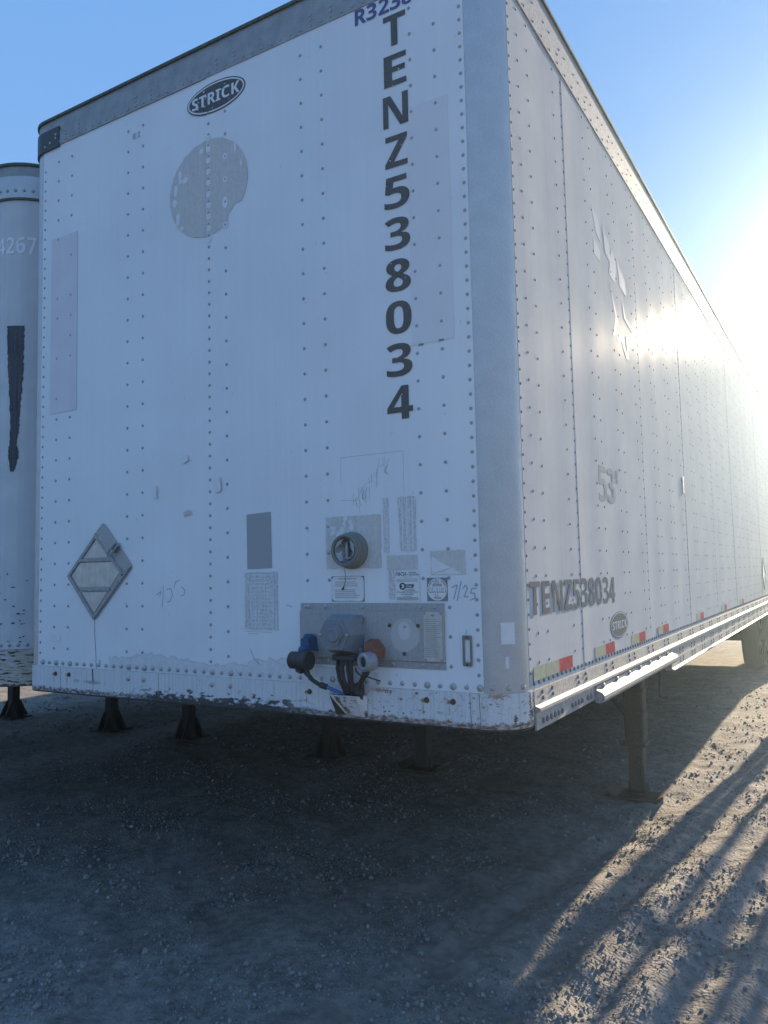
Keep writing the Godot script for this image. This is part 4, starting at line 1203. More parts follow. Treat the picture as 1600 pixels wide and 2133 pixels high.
	flat("print_line", rect(-0.432, 1.6188, -0.391, 1.6226), 0.0054, 0.0003, M.ink_grey, fm)
	flat("print_line", rect(-0.432, 1.6125, -0.398, 1.6145), 0.0054, 0.0003, M.ink_grey, fm)
	for k in 4: flat("print_line", rect(-0.463, 1.6085 - k * 0.0028, -0.371, 1.6098 - k * 0.0028), 0.0054, 0.0003, M.ink if k == 0 or k == 3 else M.ink_grey, fm)
	# square inspection seal with a round white field
	var ca := flat("inspection_seal", rect(-0.335, 1.595, -0.2515, 1.680), 0.0030, 0.0012, M.grey_vinyl, t)
	flat("seal_field", ellipse(-0.2932, 1.6375, 0.0405, 0.0405), 0.0042, 0.0006, M.paper_white, ca)
	var ring := "CALIFORNIA BIT INSPECTION"
	for k in ring.length():
		if ring[k] == " ": continue
		var a := deg_to_rad(196.0 - k * 212.0 / (ring.length() - 1))
		var w := 0.0014 if ring[k] == "I" else 0.0042
		var b := Basis(Vector3.BACK, a - PI / 2)
		lettering("seal_letter", ring[k], w, 0.0058, M.ink, ca, Transform3D(b, Vector3(-0.2932 + cos(a) * 0.0325, 1.6375 + sin(a) * 0.0325, 0.0048)) * Transform3D(Basis(), Vector3(-w / 2.0, 0, 0)), true, "Droid Sans", 0.0003)
	lettering("seal_text", "LOCATION", 0.040, 0.0068, M.ink, ca, Transform3D(Basis(), Vector3(-0.3135, 1.6485, 0.0048)), true, "Droid Sans", 0.0003)
	lettering("handwriting", "UPS", 0.020, 0.010, M.ink, ca, Transform3D(Basis(Vector3.BACK, 0.08), Vector3(-0.306, 1.6575, 0.0048)), false, "Droid Sans", 0.0003)
	flat("print_line", rect(-0.314, 1.6562, -0.2725, 1.6572), 0.0048, 0.0003, M.ink, ca)
	lettering("handwriting", "12", 0.012, 0.010, M.ink, ca, Transform3D(Basis(Vector3.BACK, 0.05), Vector3(-0.321, 1.634, 0.0048)), false, "Droid Sans", 0.0003)
	lettering("handwriting", "2", 0.006, 0.009, M.ink, ca, Transform3D(Basis(), Vector3(-0.2965, 1.634, 0.0048)), false, "Droid Sans", 0.0003)
	lettering("handwriting", "25", 0.012, 0.009, M.ink, ca, Transform3D(Basis(), Vector3(-0.279, 1.634, 0.0048)), false, "Droid Sans", 0.0003)
	flat("print_line", rect(-0.3035, 1.632, -0.3028, 1.645), 0.0048, 0.0003, M.ink, ca)
	flat("print_line", rect(-0.2840, 1.632, -0.2833, 1.645), 0.0048, 0.0003, M.ink, ca)
	lettering("seal_text", "MONTH DAY YEAR", 0.056, 0.0048, M.ink, ca, Transform3D(Basis(), Vector3(-0.3215, 1.6255, 0.0048)), true, "Droid Sans", 0.0003)
	lettering("handwriting", "S.C.", 0.018, 0.011, M.ink, ca, Transform3D(Basis(), Vector3(-0.303, 1.6105, 0.0048)), false, "Droid Sans", 0.0003)
	flat("print_line", rect(-0.309, 1.6085, -0.276, 1.6095), 0.0048, 0.0003, M.ink, ca)
	lettering("seal_text", "LOCATION", 0.026, 0.0045, M.ink, ca, Transform3D(Basis(), Vector3(-0.3055, 1.6025, 0.0048)), true, "Droid Sans", 0.0003)

func tilt_box(mb: Mb, back: PackedVector2Array, zb: float, face: PackedVector2Array, zf: float) -> void:
	# a shape that tapers from one outline to another of as many points
	var n := back.size()
	for k in n:
		var e := (k + 1) % n
		var a := Vector3(back[k].x, back[k].y, zb); var b := Vector3(back[e].x, back[e].y, zb)
		var c := Vector3(face[e].x, face[e].y, zf); var d := Vector3(face[k].x, face[k].y, zf)
		var m := (b - a).cross(d - a).normalized()
		var mid := (a + b + c + d) / 4.0
		var cen := Vector3.ZERO
		for p in face: cen += Vector3(p.x, p.y, mid.z) / n
		if m.dot(mid - cen) < 0: m = -m
		mb.quad(a, b, c, d, m)
	mb.slab(face, zf - 0.0005, zf)

func nose_box(t: Node) -> void:
	# lamp on its square of bare glue
	flat("lamp_backing", ragged(rect(-0.781, 1.722, -0.528, 1.926), 0.002, 21), 0.0030, 0.0010, M.residue, t)
	var r := RandomNumberGenerator.new(); r.seed = 15
	for k in 12:
		var p := Vector2(r.randf_range(-0.77, -0.66), r.randf_range(1.85, 1.92))
		flat("paint_patch", ragged(ellipse(p.x, p.y, r.randf_range(0.004, 0.012), r.randf_range(0.006, 0.02), 8), 0.004, k, 0.008), 0.0041 + 0.0003 * (k % 3), 0.0003, M.paint_flake, t)
	var lm := Mb.new()
	var lx := Transform3D(Basis(Vector3.RIGHT, PI / 2), Vector3(-0.657, 1.791, 0.003))
	lm.lathe([Vector2(0.0, 0.0), Vector2(0.072, 0.0), Vector2(0.072, 0.014), Vector2(0.066, 0.022), Vector2(0.066, 0.040), Vector2(0.061, 0.048), Vector2(0.061, 0.061), Vector2(0.056, 0.064), Vector2(0.050, 0.060), Vector2(0.049, 0.036), Vector2(0.0, 0.036)], 28, lx)
	var lamp := part("marker_lamp", lm, M.lamp_rubber, t)
	var ref := Mb.new()
	ref.lathe([Vector2(0.048, 0.052), Vector2(0.036, 0.044), Vector2(0.014, 0.039), Vector2(0.0, 0.039)], 24, lx)
	part("reflector", ref, M.lamp_inside, lamp)
	var bulb := Mb.new()
	bulb.tube([Vector3(-0.652, 1.755, 0.050), Vector3(-0.652, 1.80, 0.052), Vector3(-0.653, 1.822, 0.050)], [0.004, 0.007, 0.003], 8)
	bulb.box(Vector3(-0.664, 1.758, 0.044), Vector3(-0.632, 1.765, 0.054), 0.002)
	part("bulb_holder", bulb, M.cast_zinc, lamp)
	var broken := mat("clear_plastic", Color(0.62, 0.66, 0.70), 0.12)
	broken.transparency = BaseMaterial3D.TRANSPARENCY_ALPHA
	broken.albedo_color.a = 0.22
	for q in [[Vector2(-0.702, 1.80), Vector2(-0.690, 1.826), Vector2(-0.664, 1.835), Vector2(-0.676, 1.815)], [Vector2(-0.700, 1.775), Vector2(-0.672, 1.790), Vector2(-0.664, 1.752), Vector2(-0.684, 1.75)], [Vector2(-0.632, 1.832), Vector2(-0.613, 1.812), Vector2(-0.615, 1.776), Vector2(-0.630, 1.80)]]:
		flat("lens_shard", PackedVector2Array(q), 0.0585, 0.001, broken, lamp)
	var wire := Mb.new()
	wire.tube([Vector3(-0.667, 1.722, 0.05), Vector3(-0.672, 1.70, 0.035), Vector3(-0.684, 1.672, 0.018), Vector3(-0.698, 1.648, 0.010)], [0.0011], 5)
	wire.tube([Vector3(-0.697, 1.650, 0.010), Vector3(-0.703, 1.641, 0.010)], [0.002, 0.0045], 6)
	part("hanging_wire", wire, M.cable_black, lamp)
	for yy in [1.8905, 1.787]: screw(t, -0.770, yy, 0.004, 0.009)
	# the nose plate: a bent galvanised pan under two strips
	var pl := Mb.new()
	pl.box(Vector3(-0.911, 1.374, 0.003), Vector3(-0.2665, 1.558, 0.014), 0.003)
	var plate := part("nose_plate", pl, M.galvanised, t)
	for s in [[1.5575, 1.588], [1.3485, 1.3755]]:
		var st := Mb.new()
		st.box(Vector3(-0.910, s[0], 0.003), Vector3(-0.2655, s[1], 0.0065), 0.001)
		part("mounting_strip", st, M.galvanised, plate)
	for q in [[-0.883, 1.574], [-0.869, 1.574], [-0.787, 1.574], [-0.615, 1.5735], [-0.363, 1.573], [-0.306, 1.573], [-0.824, 1.362], [-0.778, 1.362], [-0.485, 1.362], [-0.356, 1.362], [-0.303, 1.362]]: screw(plate, q[0], q[1], 0.0065, 0.0085)
	# stamped letters by the air couplings
	lettering("stamped_letter", "E", 0.006, 0.008, M.ink, plate, Transform3D(Basis(), Vector3(-0.835, 1.441, 0.0142)), true, "Droid Sans", 0.0003)
	lettering("stamped_letter", "S", 0.006, 0.008, M.ink, plate, Transform3D(Basis(), Vector3(-0.538, 1.437, 0.0142)), true, "Droid Sans", 0.0003)
	# print left by a second, missing coupling
	flat("coupling_mark", ragged(ellipse(-0.427, 1.470, 0.062, 0.062, 24), 0.0025, 33, 0.012), 0.0142, 0.0004, mat("chalky_ring", Color(0.47, 0.46, 0.44), 0.8), plate)
	flat("coupling_mark", ragged(ellipse(-0.429, 1.487, 0.026, 0.034, 20), 0.0012, 34, 0.012), 0.0147, 0.0007, mat("chalky_disc", Color(0.56, 0.56, 0.55), 0.7), plate)
	for q in [[-0.492, 1.506], [-0.371, 1.506], [-0.431, 1.402]]: screw(plate, q[0], q[1], 0.0142, 0.008, M.rust_bolt)
	screw(plate, -0.427, 1.502, 0.0156, 0.006)
	var dp := flat("data_plate", rect(-0.347, 1.379, -0.2715, 1.5555), 0.0145, 0.0012, M.data_plate, plate)
	for k in 20: flat("print_line", rect(-0.342, 1.528 - k * 0.0070, -0.278 - r.randf() * 0.02, 1.5296 - k * 0.0070), 0.0158, 0.0003, M.ink_grey, dp)
	flat("print_line", ellipse(-0.309, 1.5435, 0.009, 0.004, 12), 0.0158, 0.0003, M.ink_grey, dp)
	for q in [[-0.342, 1.551], [-0.277, 1.551], [-0.341, 1.384], [-0.277, 1.384]]: screw(dp, q[0], q[1], 0.0158, 0.005, M.rivet)
	# seven-pin socket box
	var hexf := PackedVector2Array([Vector2(-0.725, 1.528), Vector2(-0.645, 1.528), Vector2(-0.614, 1.473), Vector2(-0.645, 1.416), Vector2(-0.720, 1.415), Vector2(-0.757, 1.472)])
	var backp := PackedVector2Array([Vector2(-0.752, 1.546), Vector2(-0.612, 1.544), Vector2(-0.602, 1.47), Vector2(-0.612, 1.394), Vector2(-0.745, 1.392), Vector2(-0.762, 1.47)])
	var bx := Mb.new()
	tilt_box(bx, backp, 0.013, hexf, 0.098)
	var sock := part("socket_box", bx, M.box_grey, t)
	var fp_ := PackedVector2Array()
	for p in hexf: fp_.append((p - Vector2(-0.685, 1.472)) * 0.95 + Vector2(-0.685, 1.472))
	flat("face_plate", fp_, 0.0982, 0.006, M.box_grey, sock)
	var cap := PackedVector2Array([Vector2(-0.703, 1.509), Vector2(-0.656, 1.510), Vector2(-0.639, 1.474), Vector2(-0.662, 1.436), Vector2(-0.693, 1.437), Vector2(-0.712, 1.472)])
	flat("socket_lid", cap, 0.1045, 0.012, M.box_grey, sock)
	var lid := Mb.new()
	lid.lathe([Vector2(0.026, 0.0), Vector2(0.026, 0.008), Vector2(0.022, 0.011), Vector2(0.020, 0.008), Vector2(0.0, 0.008)], 22, Transform3D(Basis(Vector3.RIGHT, PI / 2), Vector3(-0.6775, 1.473, 0.1165)))
	part("lid_disc", lid, M.box_grey, sock)
	for xx in [-0.745, -0.626]: screw(sock, xx, 1.472, 0.104, 0.0075)
	var lug := Mb.new()
	lug.box(Vector3(-0.640, 1.512, 0.014), Vector3(-0.604, 1.538, 0.034), 0.004)
	lug.box(Vector3(-0.640, 1.396, 0.014), Vector3(-0.606, 1.418, 0.034), 0.004)
	part("mounting_lug", lug, M.box_grey, sock)
	screw(sock, -0.622, 1.525, 0.034, 0.008); screw(sock, -0.623, 1.407, 0.034, 0.007, M.rust_bolt)
	var ug := Mb.new()
	ug.box(Vector3(-0.712, 1.374, 0.030), Vector3(-0.610, 1.396, 0.085), 0.006)
	part("cable_gland", ug, M.black_plastic, sock)
	# cables dropping into the pocket
	for k in 5:
		var c := Mb.new()
		var x0 := -0.698 + k * 0.015
		var x1 := -0.682 + k * 0.0115
		var bow := 0.008 * sin(k * 2.3)
		c.tube([Vector3(x0, 1.385, 0.055), Vector3(x0 + bow, 1.345, 0.062 + 0.004 * (k % 2)), Vector3((x0 + x1) / 2 + bow, 1.30, 0.060), Vector3(x1, 1.255, 0.036), Vector3(x1, 1.215, 0.020)], [0.0075], 8)
		part("cable", c, M.cable_black, t)
	# blue air coupling with its black dust cap
	var bl := Mb.new()
	tilt_box(bl, PackedVector2Array([Vector2(-0.880, 1.458), Vector2(-0.828, 1.458), Vector2(-0.818, 1.40), Vector2(-0.885, 1.40)]), 0.013, PackedVector2Array([Vector2(-0.870, 1.450), Vector2(-0.836, 1.450), Vector2(-0.828, 1.408), Vector2(-0.874, 1.408)]), 0.06)
	bl.lathe([Vector2(0.020, -0.02), Vector2(0.021, 0.012), Vector2(0.015, 0.020), Vector2(0.0, 0.020)], 14, Transform3D(Basis(), Vector3(-0.852, 1.448, 0.035)))
	bl.box(Vector3(-0.868, 1.380, 0.05), Vector3(-0.826, 1.425, 0.092), 0.010)
	var blue := part("air_coupling", bl, M.blue_paint, t)
	blue.set_meta("label", "blue air coupling with black dust cap")
	var bc := Mb.new()
	bc.lathe([Vector2(0, -0.03), Vector2(0.036, -0.03), Vector2(0.038, -0.022), Vector2(0.034, 0.0), Vector2(0.034, 0.055), Vector2(0.026, 0.062), Vector2(0, 0.062)], 20, Transform3D(Basis(Vector3.BACK, PI / 2) , Vector3(-0.835, 1.371, 0.092)))
	bc.slab(PackedVector2Array([Vector2(-0.872, 1.345), Vector2(-0.845, 1.340), Vector2(-0.845, 1.320), Vector2(-0.868, 1.328)]), 0.08, 0.10)
	part("dust_cap", bc, M.black_plastic, blue)
	var stub := Mb.new()
	stub.tube([Vector3(-0.838, 1.350, 0.085), Vector3(-0.828, 1.322, 0.08), Vector3(-0.822, 1.312, 0.078)], [0.013, 0.012, 0.009], 8)
	part("hose_fitting", stub, M.black_plastic, blue)
	var h1 := Mb.new()
	h1.tube([Vector3(-0.824, 1.315, 0.078), Vector3(-0.806, 1.296, 0.075), Vector3(-0.782, 1.281, 0.07), Vector3(-0.765, 1.275, 0.066)], [0.0085], 8)
	h1.tube([Vector3(-0.775, 1.279, 0.068), Vector3(-0.748, 1.270, 0.062)], [0.012], 8)
	part("hose", h1, M.cable_black, t)
	var h2 := Mb.new()
	h2.tube([Vector3(-0.755, 1.273, 0.063), Vector3(-0.715, 1.258, 0.054), Vector3(-0.690, 1.244, 0.038), Vector3(-0.685, 1.215, 0.02)], [0.0072], 8)
	part("hose", h2, M.cable_blue, t)
	# red air coupling: worn red elbow, zinc head
	var rd := Mb.new()
	tilt_box(rd, PackedVector2Array([Vector2(-0.578, 1.455), Vector2(-0.540, 1.455), Vector2(-0.512, 1.42), Vector2(-0.516, 1.385), Vector2(-0.582, 1.385)]), 0.013, PackedVector2Array([Vector2(-0.570, 1.445), Vector2(-0.546, 1.446), Vector2(-0.524, 1.418), Vector2(-0.526, 1.392), Vector2(-0.574, 1.392)]), 0.066)
	rd.box(Vector3(-0.585, 1.395, 0.014), Vector3(-0.525, 1.440, 0.03), 0.006)
	var red := part("air_coupling", rd, M.red_paint, t)
	red.set_meta("label", "worn red air coupling with grey head")
	var hd := Mb.new()
	hd.lathe([Vector2(0, -0.03), Vector2(0.034, -0.03), Vector2(0.037, -0.02), Vector2(0.035, 0.014), Vector2(0.026, 0.018), Vector2(0.020, 0.017), Vector2(0.018, 0.006), Vector2(0, 0.006)], 20, Transform3D(Basis(Vector3.UP, -0.35) * Basis(Vector3.RIGHT, PI / 2), Vector3(-0.552, 1.376, 0.088)))
	hd.box(Vector3(-0.596, 1.362, 0.062), Vector3(-0.560, 1.394, 0.090), 0.008)
	part("coupling_head", hd, M.cast_zinc, red)
	var hole := Mb.new()
	hole.lathe([Vector2(0.0185, 0.0), Vector2(0.0185, 0.0025), Vector2(0.012, 0.004), Vector2(0, 0.004)], 18, Transform3D(Basis(Vector3.UP, -0.35) * Basis(Vector3.RIGHT, PI / 2), Vector3(-0.5545, 1.376, 0.0945)))
	part("gasket", hole, M.rubber, red)
	var tail := Mb.new()
	tail.tube([Vector3(-0.552, 1.352, 0.085), Vector3(-0.558, 1.336, 0.082), Vector3(-0.573, 1.318, 0.076), Vector3(-0.590, 1.296, 0.066), Vector3(-0.612, 1.27, 0.042), Vector3(-0.622, 1.22, 0.02)], [0.016, 0.015, 0.011, 0.011, 0.012, 0.011], 8)
	tail.box(Vector3(-0.634, 1.242, 0.022), Vector3(-0.600, 1.290, 0.050), 0.006)
	part("hose", tail, M.cable_black, t)
	var lever := Mb.new()
	lever.tube([Vector3(-0.597, 1.352, 0.09), Vector3(-0.593, 1.338, 0.092), Vector3(-0.575, 1.326, 0.092), Vector3(-0.545, 1.322, 0.09), Vector3(-0.508, 1.304, 0.06)], [0.003, 0.0028, 0.0028, 0.0028, 0.0025], 6)
	part("chain_wire", lever, M.dark_steel, red)
	# pocket that takes the cables through the bumper
	var pk := Mb.new()
	pk.quad(Vector3(-0.742, 1.240, 0.055), Vector3(-0.622, 1.240, 0.055), Vector3(-0.625, 1.158, 0.012), Vector3(-0.690, 1.165, 0.020), Vector3(0, -0.45, 0.89).normalized(), Vector2(0.925, 0.1), Vector2(0.955, 0.1), Vector2(0.955, 0.85), Vector2(0.925, 0.85))
	pk.quad(Vector3(-0.742, 1.238, 0.052), Vector3(-0.622, 1.238, 0.052), Vector3(-0.625, 1.158, 0.009), Vector3(-0.690, 1.165, 0.017), Vector3(0, 0.45, -0.89).normalized())
	pk.quad(Vector3(-0.622, 1.240, 0.055), Vector3(-0.602, 1.240, 0.006), Vector3(-0.602, 1.158, 0.006), Vector3(-0.625, 1.158, 0.012), Vector3(0.9, 0, 0.4), Vector2(0.90, 0.1), Vector2(0.91, 0.1), Vector2(0.91, 0.8), Vector2(0.90, 0.8))
	pk.box(Vector3(-0.750, 1.236, 0.006), Vector3(-0.602, 1.2405, 0.012), 0.001)
	pk.box(Vector3(-0.745, 1.2365, 0.050), Vector3(-0.618, 1.2415, 0.058), 0.001)
	var pko := part("cable_pocket", pk, M.bumper, t)
	var side := Mb.new()
	side.quad(Vector3(-0.742, 1.2395, 0.055), Vector3(-0.7435, 1.2395, 0.006), Vector3(-0.7435, 1.158, 0.006), Vector3(-0.690, 1.165, 0.019), Vector3(-0.85, -0.3, 0.4).normalized())
	part("pocket_side", side, M.rust_bolt, pko)
	# slotted document holder
	var ds := Mb.new()
	for q in [[-0.197, 1.366, -0.190, 1.474], [-0.168, 1.366, -0.161, 1.474], [-0.1905, 1.366, -0.1675, 1.380], [-0.1905, 1.460, -0.1675, 1.474]]:
		ds.box(Vector3(q[0], q[1], 0.0032), Vector3(q[2], q[3], 0.011), 0.002)
	var dso := part("document_slot", ds, M.lamp_rubber, t)
	screw(dso, -0.179, 1.467, 0.011, 0.005, M.rust_bolt); screw(dso, -0.179, 1.372, 0.011, 0.005, M.rust_bolt)

func side_marks(t: Node) -> void:
	# reflective tape, in olive and red lengths
	var tapes := [[0.160, 0.290, 0], [0.2925, 0.448, 0], [0.448, 0.618, 1], [0.948, 1.122, 0], [1.122, 1.286, 1], [1.616, 1.789, 0], [1.789, 1.940, 1], [2.270, 2.411, 0], [2.411, 2.584, 1], [3.6, 3.77, 0], [3.77, 3.93, 1], [4.9, 5.07, 0], [5.07, 5.23, 1], [6.2, 6.37, 0], [6.37, 6.53, 1]]
	for q in tapes:
		var o := flat("reflective_tape", rect(q[0], 1.3005, q[1], 1.350), 0.0018, 0.0010, M.tape_red if q[2] else M.tape_olive, t, side_x())
		o.set_meta("label", "red length of reflective tape" if q[2] else "olive length of reflective tape")
	# number along the bottom
	lettering("side_number", "TENZ538034", 1.185, 0.128, M.side_ink, t, side_x(1.533, 0.152, 0.0017), true)
	lettering("length_mark", "53'", 0.37, 0.178, M.side_faded, t, side_x(2.018, 1.125, 0.0017), true)
	# maker's disc
	var o := flat("maker_badge", ellipse(1.391, 1.4215, 0.172, 0.064), 0.0018, 0.0010, M.side_ink, t, side_x())
	flat("rim", ellipse(1.391, 1.4215, 0.163, 0.060), 0.0028, 0.0004, M.white_side, o, side_x())
	flat("field", ellipse(1.391, 1.4215, 0.153, 0.056), 0.0032, 0.0004, M.side_ink, o, side_x())
	lettering("badge_text", "STRICK", 0.275, 0.040, M.white_side, o, side_x(1.4015, 1.255, 0.0036), true, "Droid Sans", 0.0004)
	# torn remains of a star decal, paler than the wall
	var pale := mat("pale_film", Color(0.60, 0.615, 0.63), 0.45)
	pale.metallic_specular = 0.012
	for p in [[Vector2(1.21, 3.49), Vector2(1.33, 3.46), Vector2(1.36, 3.36), Vector2(1.27, 3.38)], [Vector2(1.40, 3.47), Vector2(1.53, 3.40), Vector2(1.55, 3.30), Vector2(1.44, 3.33)], [Vector2(1.57, 3.40), Vector2(1.66, 3.33), Vector2(1.62, 3.22), Vector2(1.50, 3.24)], [Vector2(1.66, 3.38), Vector2(1.84, 3.30), Vector2(1.86, 3.22), Vector2(1.72, 3.24)], [Vector2(1.22, 3.33), Vector2(1.33, 3.31), Vector2(1.33, 3.24), Vector2(1.22, 3.25)]]:
		flat("torn_decal", ragged(PackedVector2Array(p), 0.006, int(p[0].x * 100), 0.04), 0.0018, 0.0006, pale, t, side_x())
	for p in [[Vector2(1.50, 3.19), Vector2(1.62, 3.06), Vector2(1.64, 3.02), Vector2(1.57, 2.93), Vector2(1.515, 2.91), Vector2(1.59, 3.03), Vector2(1.55, 3.10)], [Vector2(1.76, 3.17), Vector2(1.82, 3.09), Vector2(2.06, 3.04), Vector2(1.88, 2.99), Vector2(1.84, 2.84), Vector2(1.80, 2.98), Vector2(1.96, 3.04), Vector2(1.78, 3.08)], [Vector2(1.60, 2.93), Vector2(1.72, 2.98), Vector2(1.84, 2.86), Vector2(1.80, 2.85), Vector2(1.70, 2.93), Vector2(1.62, 2.90)]]:
		flat("torn_decal", PackedVector2Array(p), 0.0018, 0.0006, pale, t, side_x())
	# thin vent bracket half way along
	var sl := Mb.new()
	sl.box(Vector3(3.285, 2.215, 0.001), Vector3(3.335, 2.335, 0.010), 0.003, side_x())
	part("vent_bracket", sl, M.rail_aluminium, t)

# ---------------------------------------------------------------- the trailers parked to the left
func build_neighbours() -> void:
	var t := thing("semi_trailer", "grey white trailer with rounded corner, black smear and faded 4267", "trailer", "trailers parked in a row")
	neighbour(t, -5.52, -2.90, -0.12)
	var u := thing("semi_trailer", "trailer farthest left, only its landing legs showing under the others", "trailer", "trailers parked in a row")
	neighbour(u, -8.55, -5.93, -0.15)
	# number and smear on the nearer one's rounded corner
	var cx := -3.20; var cz := -0.42
	var P := func(deg: float, y: float, out: float) -> Vector3:
		var a := deg_to_rad(deg)
		return Vector3(cx + sin(a) * (0.3 + out), y, cz + cos(a) * (0.3 + out))
	var word := "4267"
	for k in 4:
		var deg: float = [13.5, 24.2, 35.8, 47.3][k]
		var b := Basis(Vector3.UP, deg_to_rad(deg))
		lettering("numeral", word[k], 0.050, 0.098, mat("pale_paint", Color(0.80, 0.82, 0.84), 0.5), t, Transform3D(b, P.call(deg, 3.592, 0.0015)) * Transform3D(Basis(), Vector3(-0.025, 0, 0)), true)
	var rows := [[3.165, 21.7, 41.2], [3.13, 22.0, 41.0], [3.06, 22.4, 40.8], [2.97, 23.2, 40.6], [2.88, 23.7, 40.3], [2.82, 24.8, 39.6], [2.75, 25.4, 38.4], [2.67, 26.4, 37.6], [2.60, 27.3, 37.0], [2.545, 27.0, 36.7], [2.47, 26.4, 34.5], [2.44, 25.0, 36.8], [2.40, 25.4, 36.6], [2.36, 26.6, 34.0], [2.312, 28.1, 32.3]]
	var sm := Mb.new()
	var r := RandomNumberGenerator.new(); r.seed = 3
	var prev := []
	var k2 := 0
	while k2 < 84:
		var f := k2 / 84.0 * (rows.size() - 1)
		var i := int(f); var g := f - i
		var y := lerpf(rows[i][0], rows[mini(i + 1, rows.size() - 1)][0], g)
		var l := lerpf(rows[i][1], rows[mini(i + 1, rows.size() - 1)][1], g) + r.randf_range(-0.6, 0.6)
		var e := lerpf(rows[i][2], rows[mini(i + 1, rows.size() - 1)][2], g) + r.randf_range(-0.9, 0.7)
		var cur := []
		for s in 5: cur.append([lerpf(l, e, s / 4.0), y])
		if prev.size():
			for s in 4:
				var q := [P.call(prev[s][0], prev[s][1], 0.0018), P.call(prev[s + 1][0], prev[s + 1][1], 0.0018), P.call(cur[s + 1][0], cur[s + 1][1], 0.0018), P.call(cur[s][0], cur[s][1], 0.0018)]
				var a := deg_to_rad(prev[s][0])
				sm.quad(q[0], q[1], q[2], q[3], Vector3(sin(a), 0, cos(a)))
		prev = cur
		k2 += 1
	part("black_smear", sm, M.smear_black, t)
	for k in 20:
		var deg := r.randf_range(16, 48); var y := 1.36 + 0.4 * pow(r.randf(), 1.5)
		var b := Basis(Vector3.UP, deg_to_rad(deg))
		var chip := Mb.new()
		chip.slab(ragged(ellipse(0, 0, r.randf_range(0.004, 0.013), r.randf_range(0.002, 0.005), 8), 0.002, k, 0.005), 0.0, 0.0008, Transform3D(b, P.call(deg, y, 0.0012)))
		part("paint_chip", chip, M.smear_black, t)

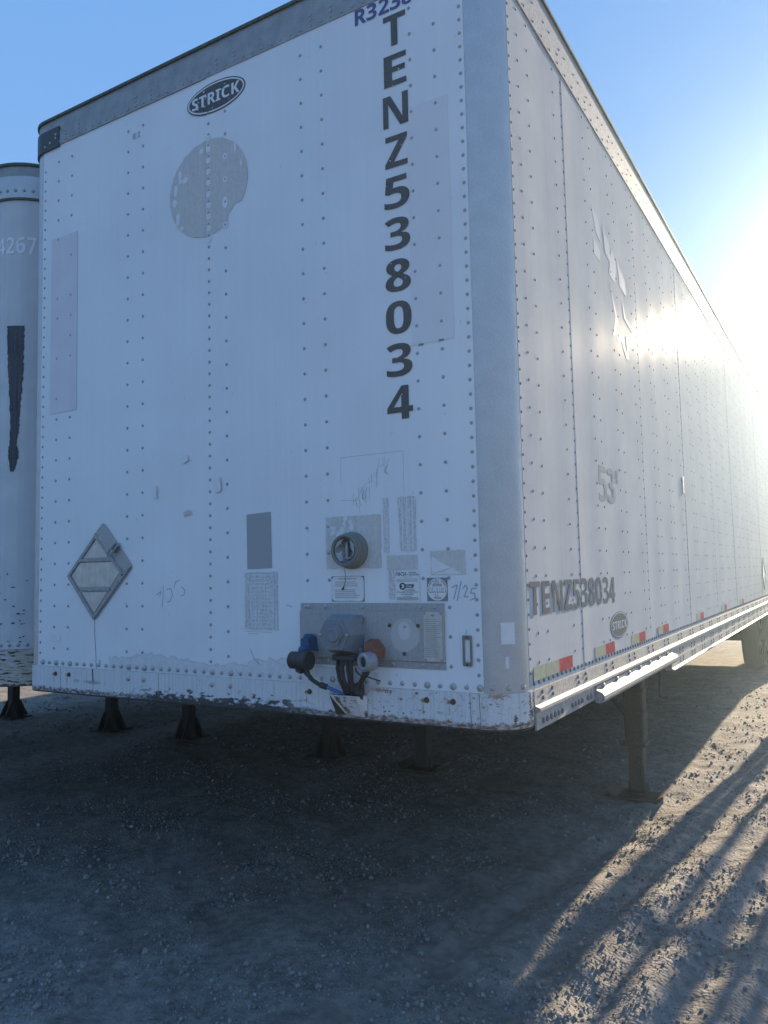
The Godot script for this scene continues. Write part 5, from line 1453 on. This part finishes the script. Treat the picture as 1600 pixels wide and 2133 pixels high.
func neighbour(t: Node, xl: float, xr: float, zf: float) -> void:
	var p := outline(xl, xr, zf, 0.30, zf - 16.0, zf - 16.0, 16)
	var w := Mb.new()
	w.band(p, 1.322, 3.925, -0.03, 0.0, 0.0, 1.0)
	part("wall", w, M.side_white_worn, t)
	var nose := outline(xl, xr, zf, 0.30, zf - 0.5, zf - 0.5, 16)
	var b := Mb.new()
	b.band(nose, 1.118, 1.3205, -0.02, 0.006, 0.0, 1.0 / 3.6)
	part("front_bumper", b, M.neighbour_bumper, t)
	var tb := Mb.new()
	tb.band(p, 3.9255, 4.056, -0.02, 0.007, 0.0, 1.0)
	var top := part("top_rail", tb, M.aluminium, t)
	var bead := Mb.new()
	bead.band(p, 3.912, 3.9252, -0.01, 0.010, 0.0, 1.0)
	part("bead", bead, M.dark_lip, top)
	var ub := Mb.new()
	ub.band(p, 4.0565, 4.118, -0.02, 0.002, 0.0, 1.0)
	part("upper_rail", ub, M.roof_rail, top)
	var lip := Mb.new()
	lip.band(p, 4.1185, 4.134, -0.05, 0.013, 0.0, 1.0)
	part("roof_lip", lip, M.dark_lip, top)
	var roof := Mb.new()
	roof.box(Vector3(xl + 0.25, 4.09, zf - 16.0), Vector3(xr - 0.25, 4.117, zf - 0.25), 0.003)
	roof.box(Vector3(xl + 0.03, 4.088, zf - 15.9), Vector3(xr - 0.03, 4.115, zf - 0.31), 0.003)
	part("roof", roof, M.aluminium, t)
	var back := Mb.new()
	back.box(Vector3(xl + 0.01, 1.2, zf - 16.05), Vector3(xr - 0.01, 4.10, zf - 16.005), 0.003)
	part("rear_doors", back, M.side_white_worn, t)
	var sill := Mb.new()
	sill.box(Vector3(xr - 0.04, 1.12, zf - 16.0), Vector3(xr - 0.002, 1.3205, zf - 0.52), 0.004)
	sill.box(Vector3(xl + 0.002, 1.12, zf - 16.0), Vector3(xl + 0.04, 1.3205, zf - 0.52), 0.004)
	part("side_sill", sill, M.rail_aluminium, t)
	var rv := Mb.new()
	for k in 14:
		var deg := 2.0 + k * 9.2
		var a := deg_to_rad(deg)
		if deg < 90:
			var d := Vector3(sin(a), 0, cos(a))
			var c := Vector3(xr - 0.30, 0, zf - 0.30)
			dome(rv, c + d * 0.3005 + Vector3.UP * 1.345, d, 0.010, 0.006)
			dome(rv, c + d * 0.307 + Vector3.UP * 3.968, d, 0.010, 0.006)
	for k in 48:
		dome(rv, Vector3(xr - 0.31, 1.38 + k * 0.0528, zf), Vector3.BACK, 0.0075, 0.004)
	for k in 40:
		dome(rv, Vector3(xr - 0.33 - k * 0.053, 1.345, zf), Vector3.BACK, 0.010, 0.006)
	part("rivet_pattern", rv, M.rivet, t).set_meta("kind", "stuff")
	undercarriage(t, xl, xr, zf, true)

# ---------------------------------------------------------------- what stands outside the frame and shades or lights the place
func build_surroundings() -> void:
	# a gappy board fence to the right of the frame: its boards throw the streaks of shade over the sunlit dirt
	var f := thing("board_fence", "weathered timber board fence with missing boards, right of the trailer", "fence")
	var r := RandomNumberGenerator.new(); r.seed = 61
	for q in [[0.405, 0.505], [0.512, 0.605], [0.745, 0.815], [0.935, 1.055], [1.125, 1.215], [1.222, 1.31], [1.385, 1.47], [1.478, 1.56], [1.66, 1.76], [1.77, 1.86], [1.99, 2.09], [2.1, 2.2], [2.21, 2.3]]:
		var b := Mb.new()
		var top := 2.36 + r.randf_range(-0.12, 0.1)
		var lean := r.randf_range(-0.012, 0.012)
		b.slab(PackedVector2Array([Vector2(q[0], 0.03), Vector2(q[1], 0.03), Vector2(q[1] + lean, top), Vector2((q[0] + q[1]) / 2.0 + lean, top + 0.05), Vector2(q[0] + lean, top)]), -8.512, -8.488)
		part("board", b, M.bark, f)
	for y in [0.35, 2.08]:
		var b := Mb.new()
		b.box(Vector3(0.38, y - 0.035, -8.56), Vector3(2.34, y + 0.035, -8.513), 0.004)
		part("rail", b, M.bark, f)
	for x in [0.46, 2.22]:
		var b := Mb.new()
		b.box(Vector3(x - 0.05, -0.1, -8.665), Vector3(x + 0.05, 2.3, -8.561), 0.006)
		part("post", b, M.bark, f)
